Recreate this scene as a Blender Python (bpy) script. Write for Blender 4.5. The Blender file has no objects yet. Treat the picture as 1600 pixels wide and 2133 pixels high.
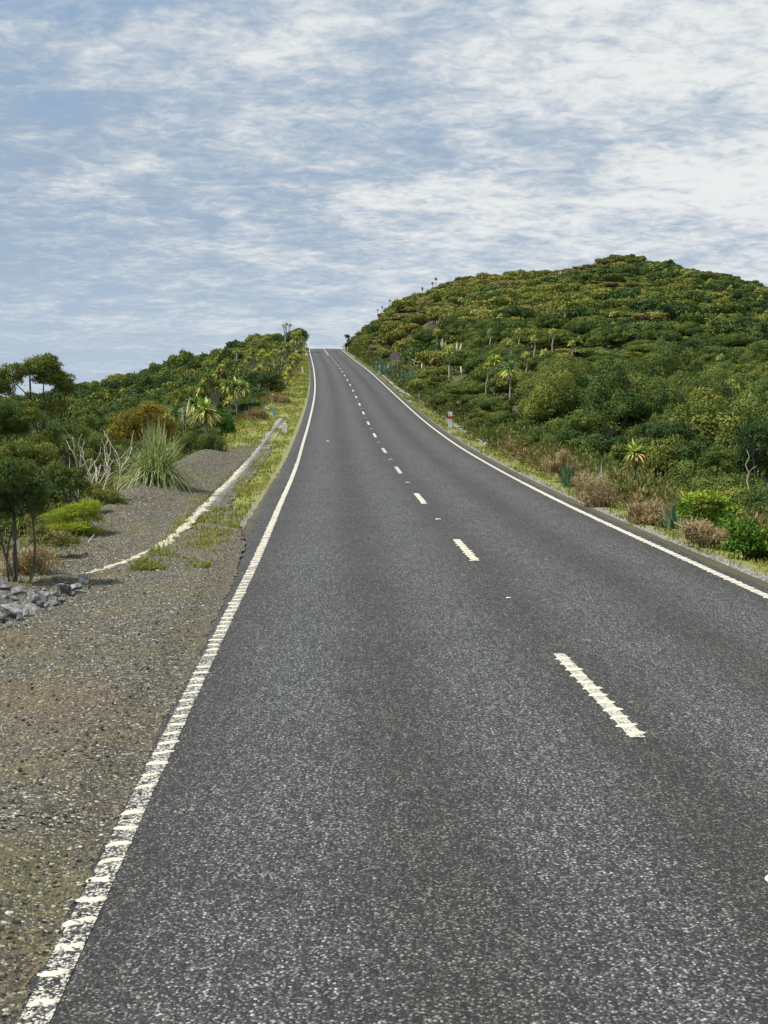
import bpy, bmesh, math, random
import numpy as np
random.seed(7)
RNG = np.random.default_rng(11)
SC = bpy.context.scene
COL = SC.collection
PI = math.pi

# ------------------------------------------------------------------ camera
F = 2600.0                      # focal length in photo pixels
TH = math.atan((1066.5 - 860) / F)
CZ = 2.28                       # eye height above the road
cam_d = bpy.data.cameras.new('camera')
cam = bpy.data.objects.new('camera', cam_d)
COL.objects.link(cam)
cam.location = (0, 0, CZ)
cam.rotation_euler = (PI / 2 - TH, 0, 0)
cam_d.sensor_fit = 'VERTICAL'
cam_d.sensor_height = 36.0
cam_d.lens = 36.0 * F / 2133.0
cam_d.clip_end = 6000
cam_d.clip_start = 0.05
SC.camera = cam

# ------------------------------------------------------------------ light
SUN_EL, SUN_AZ = math.radians(56), math.radians(-96)     # azimuth from +Y, negative = left
SC.view_settings.view_transform = 'Standard'
SC.view_settings.look = 'None'
SC.view_settings.gamma = 1
SC.view_settings.exposure = 1.2
SC.view_settings.use_curve_mapping = False
sd = bpy.data.lights.new('sun', 'SUN')
sd.energy = 3.3
sd.angle = math.radians(5)
sd.color = (1.0, 0.95, 0.86)
so = bpy.data.objects.new('sun', sd)
COL.objects.link(so)
so.location = (-60, -6, 120)
so.rotation_euler = (PI / 2 - SUN_EL, 0, -SUN_AZ + PI)

W = bpy.data.worlds.new("World")
SC.world = W
W.use_nodes = True


class NT:
    def __init__(s, tree):
        s.t = tree
        s.t.nodes.clear()

    def n(s, typ, **kw):
        nd = s.t.nodes.new(typ)
        for k, v in kw.items():
            if hasattr(nd, k):
                setattr(nd, k, v)
            else:
                s.put(nd.inputs[k.replace('_', ' ')], v)
        return nd

    def put(s, sock, v):
        if isinstance(v, bpy.types.NodeSocket):
            s.t.links.new(v, sock)
        elif v is not None:
            sock.default_value = v

    def math(s, op, a, b=None, c=None, clamp=False):
        nd = s.t.nodes.new('ShaderNodeMath')
        nd.operation = op
        nd.use_clamp = clamp
        for i, v in enumerate((a, b, c)):
            if v is not None:
                s.put(nd.inputs[i], v)
        return nd.outputs[0]

    def vmul(s, vec, xyz):
        nd = s.t.nodes.new('ShaderNodeVectorMath')
        nd.operation = 'MULTIPLY'
        s.put(nd.inputs[0], vec)
        nd.inputs[1].default_value = xyz
        return nd.outputs[0]

    def noise(s, vec, scale, detail=4, rough=.55, dist=0.0):
        nd = s.t.nodes.new('ShaderNodeTexNoise')
        s.put(nd.inputs['Vector'], vec)
        nd.inputs['Scale'].default_value = scale
        nd.inputs['Detail'].default_value = detail
        nd.inputs['Roughness'].default_value = rough
        nd.inputs['Distortion'].default_value = dist
        return nd.outputs[0]

    def vor(s, vec, scale, feature='F1', rnd=1.0):
        nd = s.t.nodes.new('ShaderNodeTexVoronoi')
        nd.feature = feature
        s.put(nd.inputs['Vector'], vec)
        nd.inputs['Scale'].default_value = scale
        nd.inputs['Randomness'].default_value = rnd
        return nd

    def ramp(s, fac, stops, interp='LINEAR'):
        nd = s.t.nodes.new('ShaderNodeValToRGB')
        cr = nd.color_ramp
        cr.interpolation = interp
        while len(cr.elements) < len(stops):
            cr.elements.new(0.5)
        for e, (p, c) in zip(cr.elements, stops):
            e.position = p
            e.color = (c[0], c[1], c[2], 1) if not isinstance(c, (int, float)) else (c, c, c, 1)
        s.put(nd.inputs[0], fac)
        return nd.outputs[0]

    def mix(s, fac, a, b, blend='MIX'):
        nd = s.t.nodes.new('ShaderNodeMix')
        nd.data_type = 'RGBA'
        nd.blend_type = blend
        s.put(nd.inputs[0], fac)
        for sock, v in ((nd.inputs[6], a), (nd.inputs[7], b)):
            if isinstance(v, tuple) and len(v) == 3:
                v = (*v, 1)
            s.put(sock, v)
        return nd.outputs[2]

    def rot(s, vec):
        nd = s.t.nodes.new('ShaderNodeMapping')
        nd.inputs['Rotation'].default_value = (.53, .71, .94)
        s.put(nd.inputs[0], vec)
        return nd.outputs[0]

    def sstep(s, v, a, b):
        nd = s.t.nodes.new('ShaderNodeMapRange')
        nd.interpolation_type = 'SMOOTHSTEP'
        s.put(nd.inputs[0], v)
        nd.inputs[1].default_value = a
        nd.inputs[2].default_value = b
        return nd.outputs[0]


def make_sky():
    t = NT(W.node_tree)
    out = t.n('ShaderNodeOutputWorld')
    bg = t.n('ShaderNodeBackground')
    bg.inputs[1].default_value = 0.05
    sky = t.n('ShaderNodeTexSky')
    sky.sky_type = 'NISHITA'
    sky.sun_disc = False
    sky.sun_elevation = SUN_EL
    sky.sun_rotation = SUN_AZ
    sky.air_density = 1.0
    sky.dust_density = 0.6
    tc = t.n('ShaderNodeTexCoord')
    sp = t.n('ShaderNodeSeparateXYZ')
    t.put(sp.inputs[0], tc.outputs['Generated'])
    x, y, z = sp.outputs
    zz = t.math('ADD', t.math('MAXIMUM', z, 0.0), 0.15)
    cb = t.n('ShaderNodeCombineXYZ')
    t.put(cb.inputs[0], t.math('DIVIDE', x, zz))
    t.put(cb.inputs[1], t.math('DIVIDE', y, zz))
    mp = t.n('ShaderNodeMapping')
    mp.inputs['Rotation'].default_value = (0, 0, math.radians(-28))
    mp.inputs['Scale'].default_value = (1.0, 1.15, 1)
    mp.inputs['Location'].default_value = (2.3, .7, 0)
    t.put(mp.inputs[0], cb.outputs[0])
    P = mp.outputs[0]
    n1 = t.noise(P, 1.7, 4, .5, .5)          # large sheets
    n2 = t.noise(P, 5.6, 6, .55, .7)        # billows
    n3 = t.noise(P, 22.0, 6, .66, .5)        # small billows
    cov = t.math('ADD', t.math('ADD', t.math('MULTIPLY', n1, .75), t.math('MULTIPLY', n2, .30)),
                 t.math('ADD', t.math('MULTIPLY', x, .22), t.math('MULTIPLY', n3, .12)))
    corner = t.math('MULTIPLY', t.sstep(z, .17, .32), t.sstep(x, .06, -.30))
    cov = t.math('SUBTRACT', cov, t.math('MULTIPLY', corner, .24))
    cover = t.sstep(cov, 0.18, 0.47)
    br = t.math('ADD', t.math('ADD', t.math('MULTIPLY', n2, .58), t.math('MULTIPLY', n3, .50)),
                t.math('ADD', t.math('MULTIPLY', n1, .46), t.math('MULTIPLY', x, .46)))
    cloud = t.ramp(t.sstep(br, .56, 1.0), [(0, (.33, .43, .56)), (.35, (.46, .54, .63)), (.65, (.60, .65, .70)), (1, (.80, .82, .82))])
    cloud = t.vmul(cloud, (9.0, 9.0, 9.0))
    skyc = t.mix(1.0, sky.outputs[0], (0.72, 0.95, 1.18), 'MULTIPLY')
    veil = t.mix(0.7, skyc, (2.5, 3.7, 5.3))
    lay = t.mix(cover, veil, cloud)
    low = t.sstep(z, 0.17, 0.02)
    lay = t.mix(t.math('MULTIPLY', low, 0.42), lay, (5.4, 6.2, 7.0))
    t.put(bg.inputs[0], lay)
    t.put(out.inputs[0], bg.outputs[0])


make_sky()

# ------------------------------------------------------------------ road line and terrain
CY = np.array([-40, 0, 4.5, 9.1, 13.7, 19.1, 23.8, 29, 36.4, 44.6, 55.7, 65.4, 75, 86.4, 98.2, 109, 122.8, 136, 156.8, 195, 235, 261, 300, 340, 420.])
CX = np.array([4.1, 2.23, 2.01, 1.79, 1.59, 1.375, 1.165, .93, .625, .27, -.25, -.67, -1.09, -1.59, -2.13, -2.66, -3.39, -4.15, -5.4, -7.83, -10.45, -12.2, -15.4, -19.6, -30.])
_CM = np.gradient(CX, CY)


def herm(q, X, Y, M):
    q = np.asarray(q, float)
    i = np.clip(np.searchsorted(X, q) - 1, 0, len(X) - 2)
    h = X[i + 1] - X[i]
    s = np.clip((q - X[i]) / h, 0, 1)
    return ((1 + 2 * s) * (1 - s) ** 2 * Y[i] + s * (1 - s) ** 2 * h * M[i]
            + s * s * (3 - 2 * s) * Y[i + 1] + s * s * (s - 1) * h * M[i + 1])


def C(y):
    return herm(y, CY, CX, _CM)


_ZY = np.array([-60, 0, 10.2, 20.2, 30.2, 40.2, 50.2, 60.2, 70.2, 80.2, 90.2, 100.2, 110.2, 120.2, 130.2, 140.2, 150.2, 160.2, 170.2, 180.2, 190.2, 200.2, 210.2, 220.2, 230.2, 240, 250, 262, 270, 280, 300, 340, 420])
_ZZ = np.array([-2.6, -2.29, -2.3, -2.22, -2.07, -1.84, -1.51, -1.08, -.58, -.01, .61, 1.26, 1.94, 2.66, 3.4, 4.16, 4.91, 5.65, 6.37, 7.08, 7.8, 8.53, 9.25, 9.99, 10.75, 11.52, 12.31, 13.27, 13.74, 14.0, 13.7, 11.5, 5.]) + CZ
_ZM = np.gradient(_ZZ, _ZY)


def ZR(y):
    return herm(y, _ZY, _ZZ, _ZM)


def sm(v, a, b):
    s = np.clip((v - a) / (b - a), 0, 1)
    return s * s * (3 - 2 * s)


PXR = np.array([640, 700, 722, 745, 765, 795, 820, 860, 900, 950, 1000, 1080, 1150, 1200, 1265, 1310, 1400, 1500, 1600, 1750, 1900, 2400, 4000.])
PYR = np.array([715, 712, 698, 686, 667, 640, 622, 606, 598, 577, 570, 560, 552, 545, 533, 528, 544, 562, 585, 620, 660, 740, 800.])
DR = np.array([272, 268, 264, 260, 258, 256, 254, 252, 250, 250, 250, 250, 250, 250, 250, 248, 245, 235, 222, 200, 180, 130, 90.])
HVR = np.interp(PXR, [700, 765, 900, 1200, 1600], [2.0, 2.6, 2.2, 1.9, 2.2])
HR = (860 - PYR) / F * DR - HVR + CZ
ER = np.interp(PXR, [700, 900, 1050, 1250, 1600], [1.0, 0.95, 1.1, 1.42, 1.5])
PXL = np.array([-4000, -1200, -300, 0, 50, 100, 150, 200, 300, 400, 480, 520, 560, 600, 630, 645, 660, 720.])
PYL = np.array([860, 850, 835, 824, 820, 808, 797, 788, 770, 738, 716, 704, 693, 688, 684, 700, 712, 714.])
DL = np.array([120, 180, 230, 250, 250, 250, 250, 250, 250, 250, 250, 250, 252, 254, 256, 262, 268, 270.])
HVL = np.interp(PXL, [0, 400, 560, 640], [3.0, 3.0, 3.1, 3.2])
HL = (860 - PYL) / F * DL - HVL + CZ
DIP = np.interp(PXL, [0, 300, 400, 560, 640], [3.2, 3.2, 2.6, 1.2, 0])


def solve_B(px, off):
    ys = np.linspace(2, 300, 3000)
    xs = (px - 800) / F * ys
    u = xs - C(ys)
    if off > 0:
        bad = np.where(u < off)[0]
    else:
        bad = np.where(u > off)[0]
    return ys[bad[-1]] if len(bad) else 2.0


BR = np.array([min(solve_B(p, 4.9), d - 4) for p, d in zip(PXR, DR)])
BL = np.array([min(solve_B(p, -6.6), d - 4) for p, d in zip(PXL, DL)])
PXRd = np.concatenate([np.linspace(640, 1000, 120), np.linspace(1005, 4000, 200)])
BRd = np.array([min(solve_B(p, 4.9), np.interp(p, PXR, DR) - 4) for p in PXRd])
PXLd = np.concatenate([np.linspace(-4000, 0, 80), np.linspace(5, 720, 200)])
BLd = np.array([min(solve_B(p, -6.6), np.interp(p, PXL, DL) - 4) for p in PXLd])


def lump(x, y):
    return (np.sin(x * .21 + 1.3 * np.sin(y * .07)) * np.sin(y * .16 + .9 * np.sin(x * .11)) * .6
            + np.sin(x * .53 + y * .31) * np.sin(y * .47 - x * .2) * .25)


# lateral line of the left drain
DUY = np.array([0, 16.6, 18, 20, 23, 27, 32, 38, 48, 60, 74, 90])
DUU = -np.array([5.9, 5.45, 5.20, 4.95, 4.86, 4.85, 4.90, 4.95, 4.92, 4.90, 4.95, 5.0])


def terrain(x, y):
    x = np.asarray(x, float)
    y = np.asarray(y, float)
    yc = np.clip(y, -55, 415)
    u = x - C(yc)
    zr = ZR(yc)
    px = 800 + F * x / np.maximum(y, 4.0)
    # right
    B = np.interp(px, PXRd, BRd); D = np.interp(px, PXR, DR); H = np.interp(px, PXR, HR); e = np.interp(px, PXR, ER)
    t = (y - B) / np.maximum(D - B, 3)
    tc = np.clip(t, 0, 1)
    zb = ZR(np.clip(B, -55, 415))
    near_dip = np.interp(px, [1000, 1200, 1500], [0, .7, 1.2]) * np.clip(tc * 14, 0, 1) * (1 - tc)
    zR = zb + (H - zb) * tc ** e - near_dip
    zR = np.where(t > 1, H - (np.maximum(y - D, 0)) * .12 - np.maximum(y - D, 0) ** 2 * .0006, zR)
    zR = np.maximum(zR, -14) + lump(x, y) * np.clip(tc * 5, 0, 1) * .9
    # left
    B = np.interp(px, PXLd, BLd); D = np.interp(px, PXL, DL); H = np.interp(px, PXL, HL); dp = np.interp(px, PXL, DIP)
    t = (y - B) / np.maximum(D - B, 3)
    tc = np.clip(t, 0, 1)
    zb = ZR(np.clip(B, -55, 415))
    zL = zb + (H - zb) * tc ** 1.25 - dp * 4 * tc * (1 - tc) ** 1.6
    zL = np.where(t > 1, H - (np.maximum(y - D, 0)) * .12 - np.maximum(y - D, 0) ** 2 * .0006, zL)
    zL = np.maximum(zL, -14) + lump(x + 31, y) * np.clip(tc * 5, 0, 1) * .9
    bed = zr - .16 * sm(3.42 - np.abs(u), 0, .25) - .07
    bed = bed - .10 * sm(np.abs(u), 3.7, 4.6) * (u > 0) - .05 * sm(-u, 3.9, 5.0)
    du = np.interp(yc, DUY, DUU)
    bed = bed + .10 * sm(du - u, .10, .30) * sm(yc, 22, 27) * (1 - sm(yc, 66, 78))
    wR = sm(u, 4.7, 6.2)
    wL = sm(-u, 6.0, 8.5)
    z = bed * (1 - wR) * (1 - wL) + zR * wR + zL * wL
    far = sm(np.abs(y) + np.abs(x) * .6, 420, 900)
    return z * (1 - far) - 14 * far


def T(x, y):
    return float(terrain(np.array([x]), np.array([y]))[0])


def ray(px, py, Y):
    sy = (1066.5 - py) / F
    dy = math.cos(TH) + sy * math.sin(TH)
    return ((px - 800) / F / dy * Y, Y, (-math.sin(TH) + sy * math.cos(TH)) / dy * Y + CZ)


def ground(px, py):
    ys = np.linspace(3, 300, 6000)
    sy = (1066.5 - py) / F
    dy = math.cos(TH) + sy * math.sin(TH)
    xs = (px - 800) / F / dy * ys
    zs = (-math.sin(TH) + sy * math.cos(TH)) / dy * ys + CZ
    hit = np.where(zs < terrain(xs, ys))[0]
    i = hit[0] if len(hit) else len(ys) - 1
    return xs[i], ys[i], T(xs[i], ys[i])


# ------------------------------------------------------------------ object helpers
def tag(o, label=None, cat=None, group=None, kind=None):
    if label: o['label'] = label
    if cat: o['category'] = cat
    if group: o['group'] = group
    if kind: o['kind'] = kind
    return o


def empty(name, loc, rz=0.0, sc=1.0):
    o = bpy.data.objects.new(name, None)
    o.empty_display_size = .2
    COL.objects.link(o)
    o.location = loc
    o.rotation_euler = (0, 0, rz)
    o.scale = (sc, sc, sc) if isinstance(sc, (int, float)) else sc
    return o


def mesh(name, V, Fs, mats, tint=None, mi=None, smooth=False, attrs=None):
    """V (n,3); Fs list of int arrays of shape (k,3) or (k,4)"""
    me = bpy.data.meshes.new(name)
    V = np.asarray(V, np.float32)
    if not isinstance(Fs, list): Fs = [Fs]
    Fs = [np.asarray(f, np.int32) for f in Fs if len(f)]
    me.vertices.add(len(V))
    me.vertices.foreach_set('co', V.ravel())
    nl = sum(f.size for f in Fs)
    me.loops.add(nl)
    me.loops.foreach_set('vertex_index', np.concatenate([f.ravel() for f in Fs]))
    tot = np.concatenate([np.full(len(f), f.shape[1], np.int32) for f in Fs])
    me.polygons.add(len(tot))
    st = np.concatenate([[0], np.cumsum(tot)[:-1]]).astype(np.int32)
    me.polygons.foreach_set('loop_start', st)
    me.polygons.foreach_set('loop_total', tot)
    if mi is not None: me.polygons.foreach_set('material_index', np.asarray(mi, np.int32))
    me.polygons.foreach_set('use_smooth', np.full(len(tot), smooth))
    if not isinstance(mats, (list, tuple)): mats = [mats]
    for m in mats: me.materials.append(m)
    attrs = dict(attrs or {})
    if tint is not None: attrs['tint'] = tint
    for k, v in attrs.items():
        a = me.attributes.new(k, 'FLOAT', 'POINT')
        a.data.foreach_set('value', np.asarray(v, np.float32))
    me.update(calc_edges=True)
    me.validate()
    return me


def obj(name, me, parent=None, loc=None):
    o = bpy.data.objects.new(name, me)
    COL.objects.link(o)
    if parent is not None: o.parent = parent
    if loc is not None: o.location = loc
    return o


class MB:
    def __init__(s):
        s.V = []; s.Q = []; s.T3 = []; s.t = []; s.n = 0

    def add(s, V, F4=None, F3=None, tint=0.5):
        V = np.asarray(V, float)
        if F4 is not None and len(F4): s.Q.append(np.asarray(F4) + s.n)
        if F3 is not None and len(F3): s.T3.append(np.asarray(F3) + s.n)
        s.V.append(V)
        s.t.append(np.broadcast_to(np.asarray(tint, float), (len(V),)))
        s.n += len(V)
        return s

    def data(s):
        Fs = []
        if s.Q: Fs.append(np.concatenate(s.Q))
        if s.T3: Fs.append(np.concatenate(s.T3))
        return np.concatenate(s.V), Fs, np.concatenate(s.t)

    def mesh(s, name, mat, smooth=False):
        V, Fs, t = s.data()
        return mesh(name, V, Fs, mat, t, smooth=smooth)


def unit(v):
    return v / np.maximum(np.linalg.norm(v, axis=-1, keepdims=True), 1e-9)


def tube(mb, pts, rad, sides=6, tint=.5, cap=True):
    pts = np.asarray(pts, float)
    n = len(pts)
    rad = np.broadcast_to(np.asarray(rad, float), (n,))
    d = unit(np.gradient(pts, axis=0))
    ref = np.where(np.abs(d[:, 2:3]) > .9, [[1., 0, 0]], [[0, 0, 1.]])
    a = unit(np.cross(d, ref)); b = np.cross(d, a)
    ang = np.linspace(0, 2 * PI, sides, endpoint=False)
    V = (pts[:, None] + rad[:, None, None] * (np.cos(ang)[None, :, None] * a[:, None] + np.sin(ang)[None, :, None] * b[:, None])).reshape(-1, 3)
    i = np.arange(n - 1)[:, None] * sides
    j = np.arange(sides)[None]
    k = (j + 1) % sides
    Q = np.stack([i + j, i + k, i + sides + k, i + sides + j], -1).reshape(-1, 4)
    F3 = []
    if cap:
        V = np.vstack([V, pts[-1:] + d[-1:] * rad[-1]])
        m = (n - 1) * sides
        F3 = [(m + q, m + (q + 1) % sides, n * sides) for q in range(sides)]
    mb.add(V, Q, F3, tint)


def leaf_quads(P, Dr, ln, wd, rng, fold=.25, nrm=None, jit=.5):
    """diamond leaves: base, left, tip, right; nrm turns the blades to face outward"""
    n = len(P)
    Dr = unit(Dr)
    if nrm is None:
        sd_ = unit(np.cross(Dr, unit(rng.normal(size=(n, 3)))))
    else:
        N = unit(unit(nrm) + rng.normal(size=(n, 3)) * jit * .6)
        Dr = unit(Dr - N * (Dr * N).sum(1, keepdims=True) * .75)
        sd_ = unit(np.cross(Dr, N))
    nn = np.cross(Dr, sd_)
    ln = np.broadcast_to(ln, (n,))[:, None]; wd = np.broadcast_to(wd, (n,))[:, None]
    m = P + Dr * ln * .45 - nn * wd * fold
    V = np.stack([P, m - sd_ * wd * .5, P + Dr * ln, m + sd_ * wd * .5], 1).reshape(-1, 3)
    Q = np.arange(n * 4).reshape(-1, 4)
    return V, Q


def bush_crown(seed, R, H, z0, nc, nl, ln, wd, flat=.55, tint0=.4, tv=.16, dome=1.0, fill=.25, up=.45):
    """foliage of many leaf pads spread over a dome: leaves V, Q, tint"""
    rng = np.random.default_rng(seed)
    Vs, ts = [], []
    g = rng.uniform(0, 2 * PI, nc)
    rr = np.sqrt(rng.uniform(0, 1, nc))
    r2 = rr * R * .82
    top = np.sqrt(np.maximum(1 - (rr * .92) ** 2, 0.02))
    zc = z0 + (H - z0) * (top * .86 * rng.uniform(.72, 1.04, nc) ** dome)
    low = rng.uniform(size=nc) < fill
    zc = np.where(low, z0 + (zc - z0) * rng.uniform(.1, .7, nc), zc)
    cen = np.stack([np.cos(g) * r2, np.sin(g) * r2, zc], 1)
    rc = R * rng.uniform(.24, .42, nc)
    ct = tint0 + rng.normal(0, tv * .7, nc)
    P, Dr, tt, NN = [], [], [], []
    for c, r, t in zip(cen, rc, ct):
        k = max(4, int(nl * rng.uniform(.7, 1.3)))
        nrm = unit(rng.normal(size=(k, 3)) + [0, 0, up])
        out = unit(c - [0, 0, z0 + .2 * (H - z0)]) * .3
        nrm = unit(nrm + out)
        p = c + nrm * (r * rng.uniform(.45, 1.06, (k, 1))) * [1, 1, flat]
        P.append(p)
        NN.append(nrm + unit(c - [0, 0, z0]) * .5 + [0, 0, .25])
        Dr.append(nrm * [1, 1, .8] + rng.normal(size=(k, 3)) * .45 + [0, 0, .35])
        tt.append(t + rng.normal(0, tv * .5, k))
    P = np.concatenate(P); Dr = np.concatenate(Dr); tt = np.concatenate(tt)
    V, Q = leaf_quads(P, Dr, ln * rng.uniform(.7, 1.3, len(P)), wd * rng.uniform(.7, 1.3, len(P)), rng, nrm=np.concatenate(NN))
    return V, Q, np.repeat(tt, 4), cen


def bush_trunks(seed, cen, n, r0, lean=.25, base=.12, z=0.0):
    rng = np.random.default_rng(seed + 500)
    mb = MB()
    idx = rng.choice(len(cen), min(n, len(cen)), replace=False)
    for i in idx:
        e = cen[i]
        b = np.array([rng.normal(0, base), rng.normal(0, base), z - .15])
        s = np.linspace(0, 1, 7)[:, None]
        mid = b + (e - b) * s
        mid[:, :2] = b[:2] + (e[:2] - b[:2]) * s ** 1.7
        mid += rng.normal(0, .03, mid.shape) * np.sin(s * PI) * np.linalg.norm(e - b)
        tube(mb, mid, r0 * (1 - .75 * s[:, 0]), 5, rng.uniform(.2, .8))
    return mb


# ------------------------------------------------------------------ materials
def new_mat(name):
    m = bpy.data.materials.new(name)
    m.use_nodes = True
    t = NT(m.node_tree)
    out = t.n('ShaderNodeOutputMaterial')
    return m, t, out


def leaf_mat(name, stops, trans=.15, rnd=.18, rough=.6, spec=.12):
    m, t, out = new_mat(name)
    at = t.n('ShaderNodeAttribute', attribute_name='tint')
    f = at.outputs['Fac']
    if rnd:
        oi = t.n('ShaderNodeObjectInfo')
        f = t.math('ADD', f, t.math('MULTIPLY', t.math('SUBTRACT', oi.outputs['Random'], .5), rnd))
    c = t.ramp(f, stops)
    pb = t.n('ShaderNodeBsdfPrincipled')
    t.put(pb.inputs['Base Color'], c)
    pb.inputs['Roughness'].default_value = rough
    pb.inputs['Specular IOR Level'].default_value = spec
    tr = t.n('ShaderNodeBsdfTranslucent')
    t.put(tr.inputs[0], c)
    mx = t.n('ShaderNodeMixShader')
    mx.inputs[0].default_value = trans
    t.put(mx.inputs[1], pb.outputs[0]); t.put(mx.inputs[2], tr.outputs[0])
    t.put(out.inputs[0], mx.outputs[0])
    return m


SCRUB = [(0.0, (.022, .046, .016)), (.28, (.050, .092, .024)), (.5, (.115, .150, .030)), (.7, (.20, .215, .038)), (.86, (.23, .20, .06)), (1.0, (.20, .155, .09))]
M = {}
M['scrub'] = leaf_mat('scrub_leaf', SCRUB, rnd=.22)
M['scrub_mass'] = leaf_mat('scrub_mass_leaf', SCRUB, rnd=0)
M['lime'] = leaf_mat('lime_leaf', [(0, (.12, .20, .02)), (.5, (.26, .33, .03)), (1, (.40, .40, .05))], .35, .05)
M['ochre'] = leaf_mat('ochre_leaf', [(0, (.10, .10, .02)), (.5, (.22, .19, .032)), (1, (.36, .25, .045))], .3, .05)
M['broad'] = leaf_mat('broad_leaf', [(0, (.05, .13, .02)), (.5, (.14, .24, .03)), (1, (.32, .36, .04))], .3, .1, .5, .12)
M['dry'] = leaf_mat('dry_leaf', [(0, (.12, .09, .045)), (.5, (.29, .22, .11)), (1, (.44, .36, .21))], .2, .2)
M['sword'] = leaf_mat('sword_leaf', [(0, (.06, .13, .04)), (.4, (.17, .26, .07)), (.7, (.50, .54, .10)), (1, (.42, .31, .13))], .25, .25, .5, .2)
M['flax'] = leaf_mat('flax_blade', [(0, (.045, .11, .06)), (.5, (.11, .20, .11)), (1, (.26, .33, .20))], .25, .2, .38, .45)
M['tussock'] = leaf_mat('tussock_blade', [(0, (.09, .15, .04)), (.5, (.24, .30, .10)), (1, (.50, .47, .27))], .3, .15, .5, .3)
M['grass'] = leaf_mat('grass_blade', [(0, (.07, .115, .022)), (.4, (.155, .19, .034)), (.7, (.27, .26, .06)), (1, (.33, .26, .12))], .3, 0)
M['plume'] = leaf_mat('plume', [(0, (.5, .46, .34)), (1, (.75, .70, .56))], .3, 0, .8, .1)


def bark_mat(name, a, b):
    m, t, out = new_mat(name)
    tc = t.n('ShaderNodeTexCoord')
    nz = t.noise(t.vmul(tc.outputs['Object'], (18, 18, 5)), 1, 6, .65)
    c = t.ramp(nz, [(.3, a), (.7, b)])
    pb = t.n('ShaderNodeBsdfPrincipled')
    t.put(pb.inputs['Base Color'], c)
    pb.inputs['Roughness'].default_value = .9
    bp = t.n('ShaderNodeBump')
    bp.inputs['Strength'].default_value = .5
    bp.inputs['Distance'].default_value = .01
    t.put(bp.inputs['Height'], nz)
    t.put(pb.inputs['Normal'], bp.outputs[0])
    t.put(out.inputs[0], pb.outputs[0])
    return m


M['bark'] = bark_mat('dark_bark', (.035, .028, .022), (.11, .095, .08))
M['pale_bark'] = bark_mat('pale_bark', (.16, .14, .11), (.34, .31, .26))
M['dead'] = bark_mat('dead_wood', (.34, .31, .26), (.58, .54, .46))


def mottled(name, stops, scale=6, rough=.85, bump=.3, bscale=60, dist=.004):
    m, t, out = new_mat(name)
    tc = t.n('ShaderNodeTexCoord')
    nz = t.noise(tc.outputs['Object'], scale, 8, .65)
    c = t.ramp(nz, stops)
    pb = t.n('ShaderNodeBsdfPrincipled')
    t.put(pb.inputs['Base Color'], c)
    pb.inputs['Roughness'].default_value = rough
    bp = t.n('ShaderNodeBump')
    bp.inputs['Strength'].default_value = bump
    bp.inputs['Distance'].default_value = dist
    t.put(bp.inputs['Height'], t.noise(tc.outputs['Object'], bscale, 6, .7))
    t.put(pb.inputs['Normal'], bp.outputs[0])
    t.put(out.inputs[0], pb.outputs[0])
    return m


M['concrete'] = mottled('weathered_concrete', [(.25, (.07, .066, .062)), (.5, (.20, .195, .19)), (.75, (.34, .33, .315))], 9, .9, .5, 40, .006)
M['silt'] = mottled('dried_silt', [(.25, (.24, .21, .155)), (.55, (.40, .365, .28)), (.8, (.50, .465, .37))], 5, .95, .4, 50, .006)
M['rock'] = mottled('blue_grey_rock', [(.28, (.035, .038, .038)), (.45, (.12, .128, .13)), (.58, (.25, .255, .25)), (.75, (.46, .45, .42))], 11, .9, 1.0, 22, .03)
M['white_post'] = mottled('white_post_plastic', [(.2, (.76, .76, .74)), (.7, (.88, .88, .86))], 8, .5, .1)
M['red_band'] = mottled('red_band', [(.2, (.42, .035, .03)), (.7, (.55, .06, .04))], 10, .5, .1)
M['blue_post'] = mottled('blue_post_plastic', [(.2, (.16, .34, .50)), (.7, (.25, .45, .62))], 8, .5, .1)
M['grey_post'] = mottled('grey_post_wood', [(.2, (.30, .36, .40)), (.7, (.48, .53, .56))], 8, .7, .2)
M['stud'] = mottled('stud_ceramic', [(.2, (.62, .62, .60)), (.7, (.80, .80, .78))], 30, .35, .1)
M['reflector'] = mottled('reflector', [(.2, (.5, .45, .35)), (.7, (.65, .6, .5))], 30, .15, .05)
M['dark_wood'] = mottled('dark_wood', [(.2, (.07, .06, .05)), (.7, (.14, .12, .10))], 8, .8, .2)


def soil_mat():
    m, t, out = new_mat('soil_and_litter')
    tc = t.n('ShaderNodeTexCoord')
    o = tc.outputs['Object']
    a = t.noise(o, .35, 6, .6)
    b = t.noise(o, 7, 8, .7)
    f = t.noise(o, 55, 4, .7)
    c1 = t.ramp(b, [(.3, (.018, .016, .009)), (.5, (.036, .034, .014)), (.72, (.075, .062, .030))])
    c2 = t.ramp(b, [(.3, (.022, .034, .010)), (.6, (.052, .066, .018)), (.8, (.10, .095, .032))])
    c = t.mix(t.sstep(a, .42, .6), c1, c2)
    c = t.mix(.35, c, t.ramp(f, [(.3, (.03, .03, .015)), (.7, (.17, .15, .08))]), 'MIX')
    pb = t.n('ShaderNodeBsdfPrincipled')
    t.put(pb.inputs['Base Color'], c)
    pb.inputs['Roughness'].default_value = .95
    bp = t.n('ShaderNodeBump')
    bp.inputs['Strength'].default_value = .8
    bp.inputs['Distance'].default_value = .03
    t.put(bp.inputs['Height'], t.math('ADD', b, f))
    t.put(pb.inputs['Normal'], bp.outputs[0])
    t.put(out.inputs[0], pb.outputs[0])
    return m


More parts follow.
